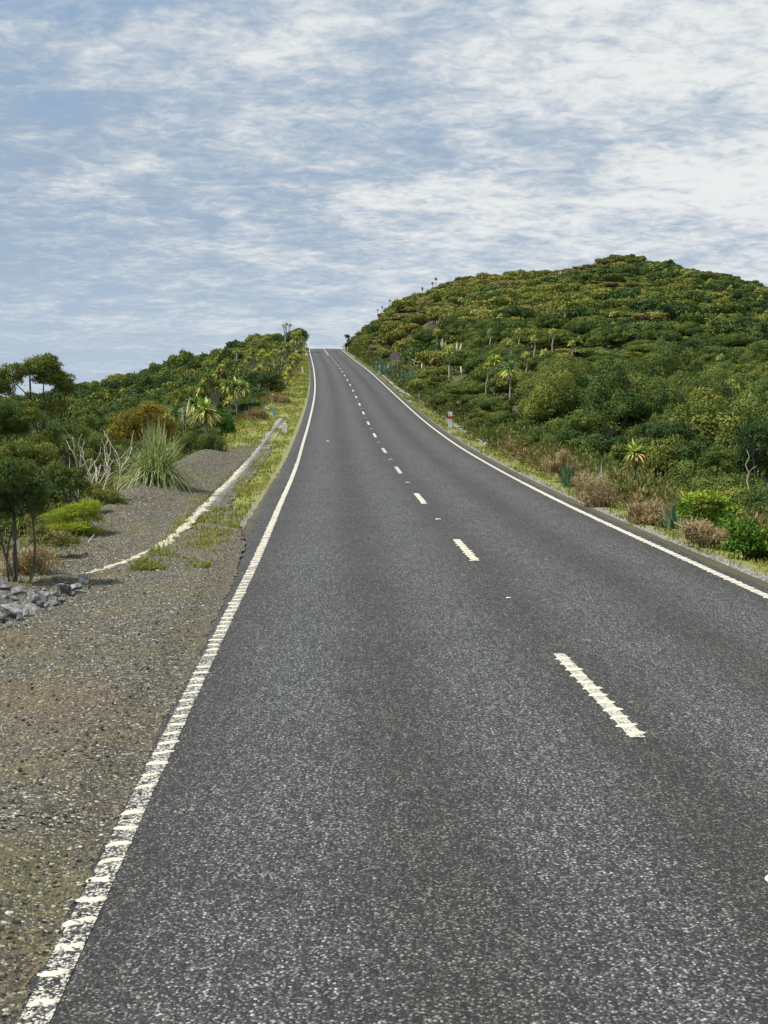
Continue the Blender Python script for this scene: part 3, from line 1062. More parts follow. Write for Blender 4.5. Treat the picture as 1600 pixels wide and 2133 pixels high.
def scatter():
    rng = np.random.default_rng(21)
    pts = []
    for (y0, y1, st) in ((15, 60, 1.15), (60, 110, 1.3), (110, 288, 1.5)):
        ny = int((y1 - y0) / st)
        for j in range(ny):
            yy = y0 + (j + .5) * st
            x0, x1 = -1750 / F * yy - 12, 1650 / F * yy + 12
            xs = np.arange(x0, x1, st)
            pts.append(np.stack([xs + rng.uniform(-.45, .45, len(xs)) * st, yy + rng.uniform(-.45, .45, len(xs)) * st], 1))
    P = np.concatenate(pts)
    x, y = P.T
    u = x - C(y)
    px = 800 + F * x / y
    keep = np.zeros(len(x), bool)
    keep |= (u > 6.1 - .6 * sm(y, 30, 70)) & (px > 690)
    lim = np.interp(y, [15, 20, 30, 45, 60, 90, 160, 260], [9.4, 8.6, 8.3, 8.6, 8.6, 7.6, 6.6, 5.9])
    keep |= (u < -lim) & (px < 690)
    keep &= ~scar(x, y)
    for cx_, cy_ in CLEAR:
        a_ = x - cx_ * y / cy_
        keep &= ~((np.abs(a_) < .9) & (y > cy_ - 2.2) & (y < cy_ + .8))
    D = np.where(px > 690, np.interp(px, PXR, DR), np.interp(px, PXL, DL))
    keep &= y < D + 14
    keep &= (px > -1000 - 200 * (y < 40)) & (px < 2450 + 500 * (y < 40))
    x, y, u, px = x[keep], y[keep], u[keep], px[keep]
    n = len(x)
    # crowns side by side, the large ones first, small ones in the gaps
    r = np.where(y < 60, rng.uniform(.6, 1.5, n), np.where(y < 110, rng.uniform(.75, 1.75, n), rng.uniform(.8, 2.1, n) ** 1.0))
    r = np.where((px > 690) & (y > np.interp(px, PXR, DR) - 22), np.minimum(r, rng.uniform(.75, 1.3, n)), r)
    edge_ = np.where(px > 690, u - 6.0 + .8 + 1.6 * sm(y, 40, 90), -u - np.interp(y, [15, 60, 260], [8.6, 8.6, 6]))
    r = r * (.55 + .45 * sm(edge_, 0, 4))
    od = np.argsort(-(r + rng.uniform(0, .45, n)))
    ax, ay, ar = [np.zeros(n) for _ in range(3)]
    m = 0
    sel = []
    for i in od:
        if m:
            d2 = (ax[:m] - x[i]) ** 2 + (ay[:m] - y[i]) ** 2
            if (d2 < (.80 * (ar[:m] + r[i])) ** 2).any(): continue
        ax[m], ay[m], ar[m] = x[i], y[i], r[i]
        m += 1
        sel.append(i)
    sel = np.array(sel)
    x, y, u, px, r = x[sel], y[sel], u[sel], px[sel], r[sel]
    n = len(x)
    right = px > 690
    D_ = np.where(right, np.interp(px, PXR, DR), 999.0)
    z = terrain(x, y)
    h = r * np.where(right, rng.uniform(.52, .80, n), rng.uniform(.70, 1.05, n)) * (1 + .3 * (rng.uniform(size=n) < .06))
    # tall thicket at the foot of the right hill
    foot = right * sm(px, 1040, 1180) * (1 - sm(y, 55, 95))
    h = h * (1 + .45 * foot)
    low = right * (1 - sm(u, 6.0, 9.5)) * (1 - .7 * sm(y, 40, 90))
    h = h * (1 - .25 * low)
    lowl = (~right) * (1 - sm(-u - np.interp(y, [15, 60, 260], [9.3, 9.0, 6]), 0, 3))
    h = h * (1 - .15 * lowl)
    tint = np.where(right, .53, .44) + .13 * np.sin(x * .13 + 1.1 * np.sin(y * .05)) * np.sin(y * .09 + 1) + rng.normal(0, .12, n)
    tint = tint - .16 * (rng.uniform(size=n) < .22)
    tint += right * .12 * (1 - sm(px, 900, 1450)) * sm(y, 60, 120)
    tint -= .07 * foot + .10 * right * sm(px, 1150, 1500)
    # open patches of low yellow bracken on the right slope
    pn = np.sin(x * .17 + 1.7 * np.sin(y * .043)) * np.sin(y * .071 + .6) + .45 * np.sin(x * .41 - y * .12) * np.sin(y * .19)
    patch = right * sm(pn, .30, .62) * sm(y, 70, 110) * (1 - sm(px, 1250, 1500))
    h = h * (1 - .62 * patch)
    tint = tint + .15 * patch
    br = rng.uniform(size=n)
    tint = np.where((br < .03) & (foot < .3), .86, tint)
    tint = np.where(low > .5, tint + rng.choice([0, .22], n, p=[.6, .4]), tint)
    inview = np.ones(n, bool)
    x, y, z, h, r, tint, right, foot, px, u = [a[inview] for a in (x, y, z, h, r, tint, right, foot, px, u)]
    return rng, x, y, z, h, r, tint, right, foot, px, u


rng, bx, by, bz, bh, br_, bt, bright, bfoot, bpx, bu = scatter()
order = np.argsort(by / br_ + 1e4 * ((bpx < -60) | (bpx > 1660)))
NEAR = set(order[:300].tolist())
print('SCRUB', len(bx), 'nearest300 to y=', by[order[299]])


def build_scrub():
    mv, mq, mt = [], [], []
    nv = 0
    for i in range(len(bx)):
        if i in NEAR:
            tall = bfoot[i] > .3 and bu[i] > 8
            cm, tm = VAR[random.choice((5, 6, 7, 8)) if tall else random.choice((0, 1, 2, 3, 4))]
            hs = bh[i] * (1.0 if not tall else .98)
            rt = empty('scrub_bush', (bx[i], by[i], bz[i] - .05), random.uniform(0, 6.28), (br_[i], br_[i] * random.uniform(.85, 1.15), hs))
            obj('crown', cm, rt)
            obj('trunk', tm, rt)
            if bright[i]:
                lab = 'dark green scrub bush in the thicket at the foot of the right hill' if bfoot[i] > .3 else 'low olive green scrub bush on the bank right of the road'
            else:
                lab = 'dark green scrub bush in the thicket left of the gravel pull-off'
            tag(rt, lab, 'bush', 'scrub bushes right of the road' if bright[i] else 'scrub bushes left of the road')
        else:
            k = rng.integers(0, 6) if by[i] < 105 else rng.integers(6, 12)
            V, tt = FAR[k]
            a = rng.uniform(0, 2 * PI)
            ca, sa = math.cos(a), math.sin(a)
            W_ = np.empty_like(V)
            sx, sy_ = br_[i], br_[i] * rng.uniform(.75, 1.2)
            W_[:, 0] = (V[:, 0] * ca - V[:, 1] * sa) * sx * 1.12 + bx[i]
            W_[:, 1] = (V[:, 0] * sa + V[:, 1] * ca) * sy_ + by[i]
            W_[:, 2] = V[:, 2] * bh[i] * (1.25 + .25 * bfoot[i]) + bz[i]
            mv.append(W_); mt.append(tt + bt[i])
    V = np.concatenate(mv); tt = np.concatenate(mt)
    mi = (tt[::4] < -2).astype(np.int32)
    tt = np.clip(tt, 0, 1)
    print('SCRUB MASS quads', len(V) // 4)
    o = obj('hillside_scrub', mesh('hillside_scrub', V, np.arange(len(V)).reshape(-1, 4), [M['scrub_mass'], M['bark']], tt, mi))
    tag(o, 'dense wind-shorn green scrub canopy covering both hillsides', 'scrub', kind='stuff')


build_scrub()
#PART2

# ------------------------------------------------------------------ undergrowth and the bare slip face
M['bracken'] = leaf_mat('bracken_leaf', [(0, (.04, .065, .018)), (.35, (.11, .15, .035)), (.6, (.19, .18, .05)), (.8, (.26, .17, .08)), (1, (.36, .26, .15))], .25, 0)


def build_undergrowth():
    rng = np.random.default_rng(77)
    Ps, Ds, tt, ls = [], [], [], []
    def band(n, yf, uf, hh, t0, tv):
        y = yf(rng.uniform(0, 1, n)); u = uf(rng.uniform(0, 1, n), y)
        x = C(y) + u
        k = ~scar(x, y) & (800 + F * x / y > -100) & (800 + F * x / y < 1720)
        x, y = x[k], y[k]
        z = terrain(x, y)
        for a, b, c in zip(x, y, z):
            m = int(rng.uniform(26, 46))
            r = rng.uniform(.22, .5) * (1 + b / 130)
            H = hh * rng.uniform(.5, 1.3)
            nrm = unit(rng.normal(size=(m, 3)) + [0, 0, .5])
            p = np.array([a, b, c + H * .4]) + nrm * [r, r, H * .6] * rng.uniform(.3, 1, (m, 1))
            Ps.append(p); Ds.append(nrm + [0, 0, .5] + rng.normal(size=(m, 3)) * .4)
            tt.append(t0 + rng.normal(0, tv) + rng.normal(0, .08, m))
            ls.append(np.full(m, .09 + b * .0013))
    band(2200, lambda r: 15 + 250 * r ** 2.2, lambda r, y: 4.95 + (2.4 - 1.4 * sm(y, 35, 80)) * r ** 1.1, .40, .36, .17)
    band(900, lambda r: 14 + 46 * r ** 1.3, lambda r, y: 4.9 + 2.6 * r, .62, .40, .16)
    band(420, lambda r: 17 + 34 * r, lambda r, y: 4.9 + 1.2 * r, .45, .78, .12)
    band(500, lambda r: 70 + 190 * r, lambda r, y: 5.2 + 4 * r, .4, .42, .16)
    band(1100, lambda r: 26 + 220 * r ** 1.4, lambda r, y: -np.interp(y, [15, 30, 45, 60, 100, 160, 300], [8.6, 7.3, 7.2, 7.4, 6.7, 5.9, 5.4]) - 2.2 * r, .42, .45, .2)
    P = np.concatenate(Ps); D = np.concatenate(Ds); t = np.clip(np.concatenate(tt), 0, 1); l = np.concatenate(ls)
    V, Q = leaf_quads(P, D, l * rng.uniform(.7, 1.4, len(P)), l * .42, rng)
    o = obj('undergrowth', mesh('undergrowth', V, Q, M['bracken'], np.repeat(t, 4)))
    tag(o, 'low bracken and fern ground cover along the foot of both banks', 'undergrowth', kind='stuff')


def build_scar():
    ys = np.linspace(137, 168, 60); us = np.linspace(4.5, 12.8, 40)
    Yv, U = np.meshgrid(ys, us, indexing='ij')
    X = C(ys)[:, None] + U
    edge = np.minimum(np.minimum(Yv - 137, 168 - Yv) / 5, np.minimum(U - 4.5, 12.8 - U) / 2) - .35 + .45 * np.sin(Yv * .9 + 2 * np.sin(U)) * np.sin(U * 1.7 + Yv * .3)
    z = terrain(X.ravel(), Yv.ravel()).reshape(X.shape)
    z = z + np.where(edge > .15, .25, -.3) * 1 + .35 * np.sin(Yv * 1.5 + np.sin(U * .8)) * np.clip(edge, 0, 1) * .7 + RNG.normal(0, .10, X.shape)
    V = np.stack([X.ravel(), Yv.ravel(), z.ravel()], 1)
    o = obj('slip_face', mesh('slip_face', V, grid_faces(60, 40)[:, ::-1], M['bank_scar'], smooth=False))
    tag(o, kind='structure')


build_undergrowth()
build_scar()


# ------------------------------------------------------------------ named trees and shrubs
def sword(rng, n, ln, wd, spread, droop, upmin=-.25, seg=4, rise=0.0, tint0=.4, tv=.18, root=0.02, oldfrac=0):
    """n blades from one point; droop bends the tips down"""
    mb = MB()
    a = rng.uniform(0, 2 * PI, n)
    el = np.arcsin(np.clip(rng.uniform(upmin, 1, n), -1, 1)) if spread is None else PI / 2 - (np.abs(rng.normal(0, spread, n)) if spread > 0 else rng.uniform(.03, -spread, n))
    d = np.stack([np.cos(a) * np.cos(el), np.sin(a) * np.cos(el), np.sin(el)], 1)
    L = ln * rng.uniform(.65, 1.15, n)
    s = np.linspace(0, 1, seg + 1)
    sd_ = np.stack([-np.sin(a), np.cos(a), 0 * a], 1)
    prof = np.interp(s, [0, .15, .5, .8, 1], [.55, .8, 1, .65, .04])
    base = np.stack([rng.normal(0, root, n), rng.normal(0, root, n), np.abs(rng.normal(0, root, n)) * rise], 1)
    dr = droop * rng.uniform(.3, 1.4, n)
    V = np.zeros((n, seg + 1, 2, 3))
    for i, q in enumerate(s):
        c = base + d * (L * q)[:, None]
        c[:, 2] -= dr * L * q ** 2.4 * (np.cos(el) + .15)
        w = (wd * prof[i] * .5)
        V[:, i, 0] = c - sd_ * w
        V[:, i, 1] = c + sd_ * w
    k = (seg + 1) * 2
    idx = np.arange(n)[:, None, None] * k + np.arange(seg)[None, :, None] * 2 + np.array([0, 1, 3, 2])[None, None]
    t = np.clip(tint0 + rng.normal(0, tv, n), 0, 1)
    if oldfrac:
        t = np.where(el < -.05, np.clip(.9 + rng.normal(0, .06, n), 0, 1), t)
    mb.add(V.reshape(-1, 3), idx.reshape(-1, 4), None, np.repeat(t, k))
    return mb



def tree(name, label, cat, ells, base, Y, mat, tint=.4, ntr=4, r0=.04, leaf=(.055, .018), dens=1.0, bark='bark', group=None, tv=.14, straight=False):
    """ells: crown lobes as (px, py, rx, ry) at distance Y; base: pixel column of the foot"""
    rng = np.random.default_rng(abs(hash(label)) % 9999 if False else sum(map(ord, label)))
    bx_, by_, _ = ray(base, 900, Y)
    bz_ = T(bx_, by_)
    root = empty(name, (bx_, by_, bz_))
    k = Y / F
    Vs, ts, cen = [], [], []
    nv = 0
    mb = MB()
    for (px, py, rx, ry) in ells:
        c = np.array(ray(px, py, Y + rng.uniform(-.5, .5) * rx * k)) - [bx_, by_, bz_]
        R, H = rx * k, ry * k
        area = 2 * PI * R * (R + H) * .8
        n = int(np.clip(1.25 * dens * area / (leaf[0] * leaf[1] * .5), 150, 9000))
        nl = int(np.clip(14 * dens, 8, 16))
        p, N, tt = shell(rng, n, nl, .52, -.6, .52)
        inner = rng.uniform(size=(n, 1)) < .22
        p = np.where(inner, p * rng.uniform(.5, 1, (n, 1)), p) * 1.06
        V, Q = shell_leaves(rng, c + p * [R, R, H], unit(N / [R, R, H]), leaf[0], leaf[1], .55)
        mb.add(V, Q, None, np.clip(np.repeat(tint + rng.normal(0, tv * .4) + tt * tv / .08 * .5, 4), 0, 1))
        cen.append(c)
    obj('crown', mb.mesh(name + '_crown', M[mat]), root)
    if mat == 'dry':
        from_base = MB()
        for c, (px, py, rx, ry) in zip(cen, ells):
            R, H = rx * k, ry * k
            fb = np.array([c[0] * .8, c[1], max(c[2] - 1.5 * H, .0) - .03])
            tw = sword(rng, 110, (H * 1.9 + R * .25), .014 + .0003 * Y, .5, .12, root=R * .3, tint0=tint - .1, tv=.22)
            V, Fs, tt = tw.data()
            from_base.add(V + fb, Fs[0], None, tt)
        obj('twigs', from_base.mesh(name + '_twigs', M['dry']), root)
    if ntr:
        tb = MB()
        for q in range(max(ntr, min(len(cen), 5))):
            e = cen[q % len(cen)] + rng.normal(0, .06, 3)
            b = np.array([rng.normal(0, .05), rng.normal(0, .05), -.12])
            s = np.linspace(0, 1, 9)[:, None]
            pth = b + (e - b) * s
            pth[:, :2] = b[:2] + (e[:2] - b[:2]) * s ** (1.6 if not straight else 3.0)
            L = np.linalg.norm(e - b)
            pth += (np.sin(s * PI) * rng.normal(0, .035 * L, 3) + np.sin(s * 2 * PI) * rng.normal(0, .025 * L, 3))
            tube(tb, pth, r0 * (1 - .72 * s[:, 0]) * rng.uniform(.7, 1.1), 6, .5)
            for f in (4, 5, 6):
                o_ = pth[f]
                d = unit(rng.normal(size=3) + [0, 0, .6])
                tube(tb, [o_, o_ + d * L * .1, o_ + d * L * .16 + [0, 0, L * .08]], [r0 * .35, r0 * .25, r0 * .1], 4)
        obj('trunk', tb.mesh(name + '_trunk', M[bark], True), root)
    return tag(root, label, cat, group)


def named_trees():
    tr = tree
    tr('manuka_tree', 'dark twiggy tree with three black bare stems at the left edge', 'tree',
       [(40, 1005, 55, 42), (-30, 1000, 60, 50), (78, 1008, 24, 30), (5, 1045, 50, 32), (45, 975, 40, 22), (60, 1040, 30, 26), (20, 965, 34, 18), (88, 1035, 16, 20), (15, 1072, 32, 18), (68, 1062, 22, 18)], 30, 16.8, 'scrub', .30, 5, .030, (.05, .013), .62)
    tr('manuka_bush', 'rounded olive bush between the dark twiggy tree and the dead branches', 'bush',
       [(140, 1000, 42, 34), (165, 1010, 25, 26), (115, 985, 28, 25)], 140, 25, 'scrub', .47, 5, .035, (.06, .017))
    tr('manuka_bush', 'feathery olive bush right above the dark twiggy tree', 'bush',
       [(60, 945, 50, 30), (20, 950, 40, 30), (95, 960, 25, 22)], 60, 27, 'scrub', .5, 5, .035, (.06, .017))
    tr('manuka_bush', 'brownish olive bush at the left edge below the tall open tree', 'bush',
       [(15, 860, 45, 30), (60, 870, 30, 22), (-20, 890, 40, 35), (40, 895, 35, 20)], 20, 33, 'scrub', .56, 5, .04, (.065, .02))
    tr('manuka_tree', 'tall open crowned tree against the sky with a gap under its crown', 'tree',
       [(88, 766, 36, 24), (122, 790, 30, 26), (58, 774, 26, 18), (20, 784, 34, 26), (138, 808, 22, 18), (2, 812, 28, 24), (118, 850, 26, 20), (100, 752, 20, 13), (95, 792, 26, 16), (62, 850, 22, 14)],
       93, 38, 'scrub', .52, 3, .06, (.085, .026), 1.25, straight=True)
    tr('shrub', 'yellow ochre shrub with dense curly foliage behind the pampas clump', 'shrub',
       [(300, 882, 55, 34), (258, 905, 34, 26), (345, 902, 26, 28), (315, 852, 22, 13)], 300, 44, 'ochre', .55, 5, .04, (.10, .05), .9)
    tr('manuka_bush', 'dark green bush with visible stems behind the dead branches', 'bush',
       [(168, 905, 20, 20), (130, 895, 26, 18), (100, 915, 26, 20)], 150, 34, 'scrub', .42, 6, .035, (.07, .02))
    tr('manuka_bush', 'olive round bush at the end of the gravel heap', 'bush',
       [(447, 935, 28, 26), (430, 925, 24, 22)], 440, 47, 'scrub', .52, 4, .03, (.08, .022))
    tr('manuka_bush', 'small greyish bush left of the olive round bush', 'bush',
       [(398, 925, 26, 26), (380, 950, 14, 14)], 395, 46, 'scrub', .44, 4, .03, (.08, .022))
    tr('broadleaf_shrub', 'glossy dark green shrub beside the fork of the spiky cabbage trees', 'shrub',
       [(460, 880, 24, 22), (478, 895, 16, 16)], 462, 62, 'broad', .15, 4, .03, (.13, .06))
    tr('shrub', 'bright lime yellow feathery shrub at the edge of the gravel', 'shrub',
       [(160, 1062, 40, 14), (185, 1056, 26, 14), (128, 1078, 34, 12), (192, 1080, 26, 10), (150, 1096, 44, 9), (175, 1108, 34, 7), (118, 1100, 22, 8)], 160, 22.5, 'lime', .5, 0, .02, (.10, .012), .8)
    tr('shrub', 'grey olive low shrub between the lime shrub and the gravel heap', 'shrub',
       [(222, 1040, 36, 20), (195, 1025, 26, 20), (248, 1052, 16, 12)], 220, 26.5, 'scrub', .6, 4, .02, (.07, .018))
    tr('bracken_clump', 'dry brown bracken clump around the stems of the twiggy tree', 'fern',
       [(70, 1165, 42, 22), (35, 1190, 36, 20)], 55, 17.6, 'dry', .4, 0, .02, (.10, .018), .7)
    tr('bracken_clump', 'olive brown bracken below the lime shrub', 'fern',
       [(105, 1125, 40, 20), (140, 1130, 26, 14), (80, 1110, 22, 16)], 110, 19.6, 'bracken', .5, 0, .02, (.10, .022), .7)
    # right of the road
    tr('broadleaf_shrub', 'bright yellow green broadleaf shrub beside the right verge', 'shrub',
       [(1470, 1042, 48, 18), (1430, 1062, 24, 26), (1515, 1066, 28, 22), (1475, 1080, 46, 22)], 1470, 22.5, 'broad', .62, 5, .03, (.085, .045), 1.1)
    tr('broadleaf_shrub', 'deep green leafy shrub spilling over the right edge of the verge', 'shrub',
       [(1548, 1112, 36, 30), (1585, 1130, 30, 30), (1520, 1090, 20, 20), (1545, 1140, 38, 18), (1585, 1156, 30, 16)], 1560, 19.8, 'broad', .28, 4, .03, (.08, .042), 1.1)
    tr('dry_shrub', 'dead brown gorse bush on the right verge by the bend of the white line', 'shrub',
       [(1240, 1014, 32, 26), (1215, 1004, 22, 24), (1264, 1032, 22, 20), (1236, 1034, 34, 14)], 1240, 29, 'dry', .75, 3, .018, (.12, .014), .38)
    tr('dry_shrub', 'reddish brown dead shrub left of the bright yellow green shrub', 'shrub',
       [(1352, 1064, 38, 22), (1320, 1060, 22, 18), (1385, 1076, 24, 22), (1350, 1082, 40, 14)], 1352, 25, 'dry', .6, 3, .018, (.11, .014), .38)
    tr('dry_shrub', 'pale brown dry shrub in front of the bright yellow green shrub', 'shrub',
       [(1460, 1098, 26, 14), (1495, 1112, 22, 12), (1430, 1096, 18, 16), (1470, 1118, 40, 10)], 1462, 21.2, 'dry', .75, 2, .014, (.10, .013), .38)
    tr('dry_shrub', 'tall thin seed headed dry shrub standing behind the gorse', 'shrub',
       [(1172, 955, 14, 22), (1190, 975, 18, 14), (1150, 968, 18, 10)], 1175, 37, 'dry', .62, 5, .015, (.10, .018), .8)
    tr('manuka_tree', 'dense dome crowned tree standing out of the thicket edge', 'tree',
       [(1132, 838, 36, 24), (1110, 858, 22, 20), (1150, 862, 24, 20), (1130, 880, 34, 18)], 1130, 62, 'scrub', .38, 5, .06, (.13, .045))
    tr('manuka_tree', 'tree with flat layered crowns above the single headed cabbage tree', 'tree',
       [(1215, 880, 34, 16), (1255, 868, 30, 16), (1290, 855, 30, 20), (1330, 845, 34, 18), (1240, 905, 26, 12)], 1270, 46, 'scrub', .36, 7, .06, (.10, .034))
    tr('manuka_tree', 'dark spreading tree right of the single headed cabbage tree', 'tree',
       [(1400, 900, 44, 26), (1440, 930, 40, 24), (1385, 950, 30, 24), (1430, 975, 36, 22), (1350, 900, 26, 16)], 1405, 37, 'scrub', .33, 7, .06, (.085, .028))
    tr('manuka_tree', 'dark bushy tree behind the bright yellow green shrub', 'tree',
       [(1500, 960, 44, 30), (1470, 1000, 34, 20), (1530, 1000, 34, 26)], 1495, 31, 'scrub', .30, 6, .05, (.075, .024))
    tr('manuka_tree', 'large dark tree at the right edge of the thicket', 'tree',
       [(1575, 910, 42, 34), (1610, 960, 50, 44), (1555, 965, 28, 28), (1590, 1020, 44, 30)], 1585, 30, 'scrub', .24, 7, .06, (.075, .024))
    tr('dry_shrub', 'rusty brown bracken bush at the top end of the left drain', 'shrub',
       [(528, 878, 20, 14), (545, 866, 16, 12), (508, 890, 14, 10)], 528, 74, 'dry', .5, 3, .015, (.16, .05), .7)
    tr('dry_shrub', 'pinkish brown bush on the left verge above the blue post', 'shrub',
       [(592, 836, 15, 11), (575, 828, 12, 10)], 590, 93, 'dry', .55, 3, .015, (.18, .06), .7)
    tr('manuka_tree', 'dark round tree with pale bare stems beside the upper left verge', 'tree',
       [(555, 792, 22, 17), (530, 785, 18, 14), (575, 808, 20, 18), (575, 785, 14, 12)], 552, 104, 'scrub', .28, 6, .06, (.18, .075), .8, 'pale_bark')
    tr('manuka_tree', 'dark wind shaped tree at the brow of the left bank against the sky', 'tree',
       [(622, 697, 19, 12), (606, 703, 20, 11), (633, 703, 10, 14), (588, 712, 18, 11), (629, 720, 9, 10)], 626, 240, 'scrub', .12, 4, .08, (.30, .16), .9)
    tr('manuka_tree', 'small dark tree at the brow right of the road against the sky', 'tree',
       [(724, 702, 5, 5), (727, 712, 6, 8), (722, 720, 3, 5)], 726, 255, 'scrub', .1, 3, .08, (.30, .16), .8)


named_trees()


# ------------------------------------------------------------------ sword leaved plants
ROS = [sword(np.random.default_rng(300 + i), 110, 1.0, .13, None, .35, -.45, tint0=.40, tv=.15, oldfrac=1).mesh('rosette', M['sword']) for i in range(4)]
ROSY = [sword(np.random.default_rng(320 + i), 100, 1.0, .14, None, .3, -.2, tint0=.68, tv=.14).mesh('rosette_yellow', M['sword']) for i in range(3)]
FLX = [sword(np.random.default_rng(340 + i), 70, 1.0, .055, .70, .7, tint0=.5, tv=.2, root=.07).mesh('flax_blades', M['flax']) for i in range(4)]


def cabbage(label, heads, base, Y, yellow=False, r0=.07, group=None, name='cabbage_tree', bark='pale_bark'):
    """heads: (px, py, radius px)"""
    rng = np.random.default_rng(sum(map(ord, label)))
    if heads[0][0] > 860 and Y < 240 and 'foot' not in label: Y = canopy(heads[0][0], heads[0][1], HILL_OFF)
    x, y, _ = ray(base, 800, Y)
    z = T(x, y)
    root = empty(name, (x, y, z))
    tb = MB()
    hs = []
    for (px, py, r) in heads:
        c = np.array(ray(px, py, Y + rng.uniform(-.6, .6))) - [x, y, z]
        hs.append((c, r * Y / F * (1.55 if heads[0][0] > 860 and Y > 60 else 1.3)))
    top = np.mean([h[0] for h in hs], axis=0)
    low = min(h[0][2] for h in hs)
    fork = np.array([top[0] * .35, top[1] * .35, max(low * .5, .02)])
    for c, r in hs:
        c = c.copy()
        if c[2] < .15: c[2] = max(c[2], .1)
        o = obj('leaf_rosette', random.choice(ROSY if yellow else ROS), root, tuple(c))
        o.scale = (r, r, r * 1.02)
        o.rotation_euler = (rng.normal(0, .15), rng.normal(0, .15), rng.uniform(0, 6.28))
        pth = np.array([[0, 0, -.15], fork * .5 + [0, 0, 0], fork, (fork + c) / 2 + [*rng.normal(0, .06, 2), 0], c])
        s = np.linspace(0, 1, 9)
        P = np.stack([np.interp(s, np.linspace(0, 1, 5), pth[:, k]) for k in range(3)], 1)
        rr = r0 * max(.5, min(2.2, Y / 70))
        tube(tb, P, rr * np.linspace(1, .55, 9), 6)
    obj('trunk', tb.mesh('cabbage_trunk', M[bark], True), root)
    return tag(root, label, 'tree', group or 'spiky headed cabbage trees')


def cabbages():
    c = cabbage
    c('silver green spiky tuft just right of the ochre shrub', [(362, 862, 25)], 362, 57)
    c('large spiky cabbage tree with two dark green heads behind the olive round bush', [(428, 858, 32), (408, 842, 24)], 434, 60)
    c('many headed cabbage tree with forked pale trunk behind the two headed one', [(455, 778, 17), (432, 788, 15), (472, 788, 17), (420, 806, 15), (447, 803, 13), (462, 768, 12)], 446, 92)
    c('cabbage tree with one wide bushy yellow green head beside the forked one', [(492, 806, 22), (475, 803, 17), (508, 808, 18)], 494, 88)
    c('low yellow tuft under the wide bushy cabbage tree', [(478, 836, 13)], 478, 80, True)
    c('slender cabbage tree with bare pale stems halfway up the left bank', [(522, 742, 9), (533, 750, 8), (517, 750, 8), (528, 735, 7)], 524, 135)
    c('yellow topped cabbage tree beside the slender bare stemmed one', [(546, 736, 10), (556, 744, 10), (540, 748, 9), (562, 752, 8), (549, 756, 9)], 550, 130, True)
    c('thin stemmed cabbage tree standing above the left skyline', [(590, 678, 4), (597, 676, 4.5), (605, 677, 4.5), (594, 682, 3)], 594, 212, r0=.05)
    c('cabbage tree with one grey trunk near the middle of the left verge', [(586, 728, 9), (600, 724, 11), (592, 718, 8), (604, 734, 9)], 586, 158)
    c('green spiky rosette at the edge of the left verge by the white post', [(606, 762, 13), (598, 770, 9)], 606, 136)
    c('bright yellow green spiky bush on the left verge below the rosette', [(594, 784, 11), (600, 792, 8)], 596, 120, True)
    c('clustered cabbage tree heads high on the left bank', [(612, 698, 8), (622, 694, 8), (618, 706, 8), (628, 718, 8), (610, 712, 7), (622, 728, 8)], 618, 196, True)
    c('small yellowish cabbage tree alone on the left hillside', [(488, 736, 6), (494, 732, 5)], 489, 178, True)
    c('single headed cabbage tree with hanging dead leaves at the thicket foot', [(1325, 946, 27), (1323, 966, 24)], 1321, 31, r0=.06, bark='bark')
    c('upright green cabbage tree on the lower right hillside', [(1063, 769, 18)], 1063, 92)
    c('bright yellow spiky tuft left of the upright cabbage tree', [(1031, 752, 14)], 1031, 97, True)
    c('small yellow green tuft below the bright yellow one', [(1013, 764, 9)], 1013, 94, True)
    c('golden spiky tuft beside the white plumes', [(936, 732, 13)], 936, 113, True)
    c('small golden tuft under the upper white plumes', [(911, 693, 8)], 911, 150, True)
    c('two headed cabbage tree at the right edge of the hillside', [(1556, 838, 20), (1532, 856, 15)], 1548, 62)
    c('yellow tipped cabbage tree above the thicket trees', [(1437, 806, 14)], 1437, 74, True)
    c('small yellow cabbage tree right of the yellow tipped one', [(1484, 802, 10)], 1484, 76, True)
    c('small twin cabbage tree above the right edge pair', [(1523, 798, 9), (1534, 812, 9)], 1527, 77, True)
    for px, py, r, Y in [(572, 733, 9, 150), (581, 752, 9, 140), (561, 764, 10, 126), (540, 768, 10, 122), (612, 742, 10, 165), (501, 766, 8, 130), (629, 706, 7, 214), (606, 716, 7, 190), (634, 724, 7, 220), (575, 716, 7, 185), (620, 744, 9, 170)]:
        c('bushy headed cabbage tree among the tall growth near the left brow', [(px, py, r), (px + r * .9, py + r * .5, r * .7), (px - r * .8, py + r * .6, r * .7)], px, Y, px % 2 == 0, .05, 'cabbage trees toward the left brow')
    for i, (px, py, r, Y) in enumerate([(1357, 556, 4.5, 236), (1386, 566, 5, 232), (1408, 566, 5, 231), (1421, 566, 5.5, 230), (1427, 573, 5, 226), (1478, 586, 5.5, 215), (1521, 600, 5.5, 205), (1577, 606, 6, 196), (1584, 622, 6, 188),
                                        (1353, 552, 3.5, 238)]):
        c('distant small cabbage tree near the top of the right hill', [(px, py, r)], px, Y, True, .05, 'small cabbage trees near the hilltop')
    for px, py, r, Y in [(901, 590, 2.6, 248), (908, 581, 3, 249), (880, 601, 3, 249), (812, 626, 2.6, 250), (796, 640, 2.6, 251), (787, 646, 2.4, 252)]:
        c('thin stemmed spiky plant on the left skyline of the right hill', [(px, py, r)], px + .5, Y, False, .035, 'thin plants along the hill skyline')
    for px, py, r in TUFTS:
        Y = 100
        c('yellow green spiky tuft scattered among the scrub of the right hill', [(px, py, r)], px, Y, True, .05, 'spiky tufts scattered on the right hill', 'spiky_tuft')


cabbages()


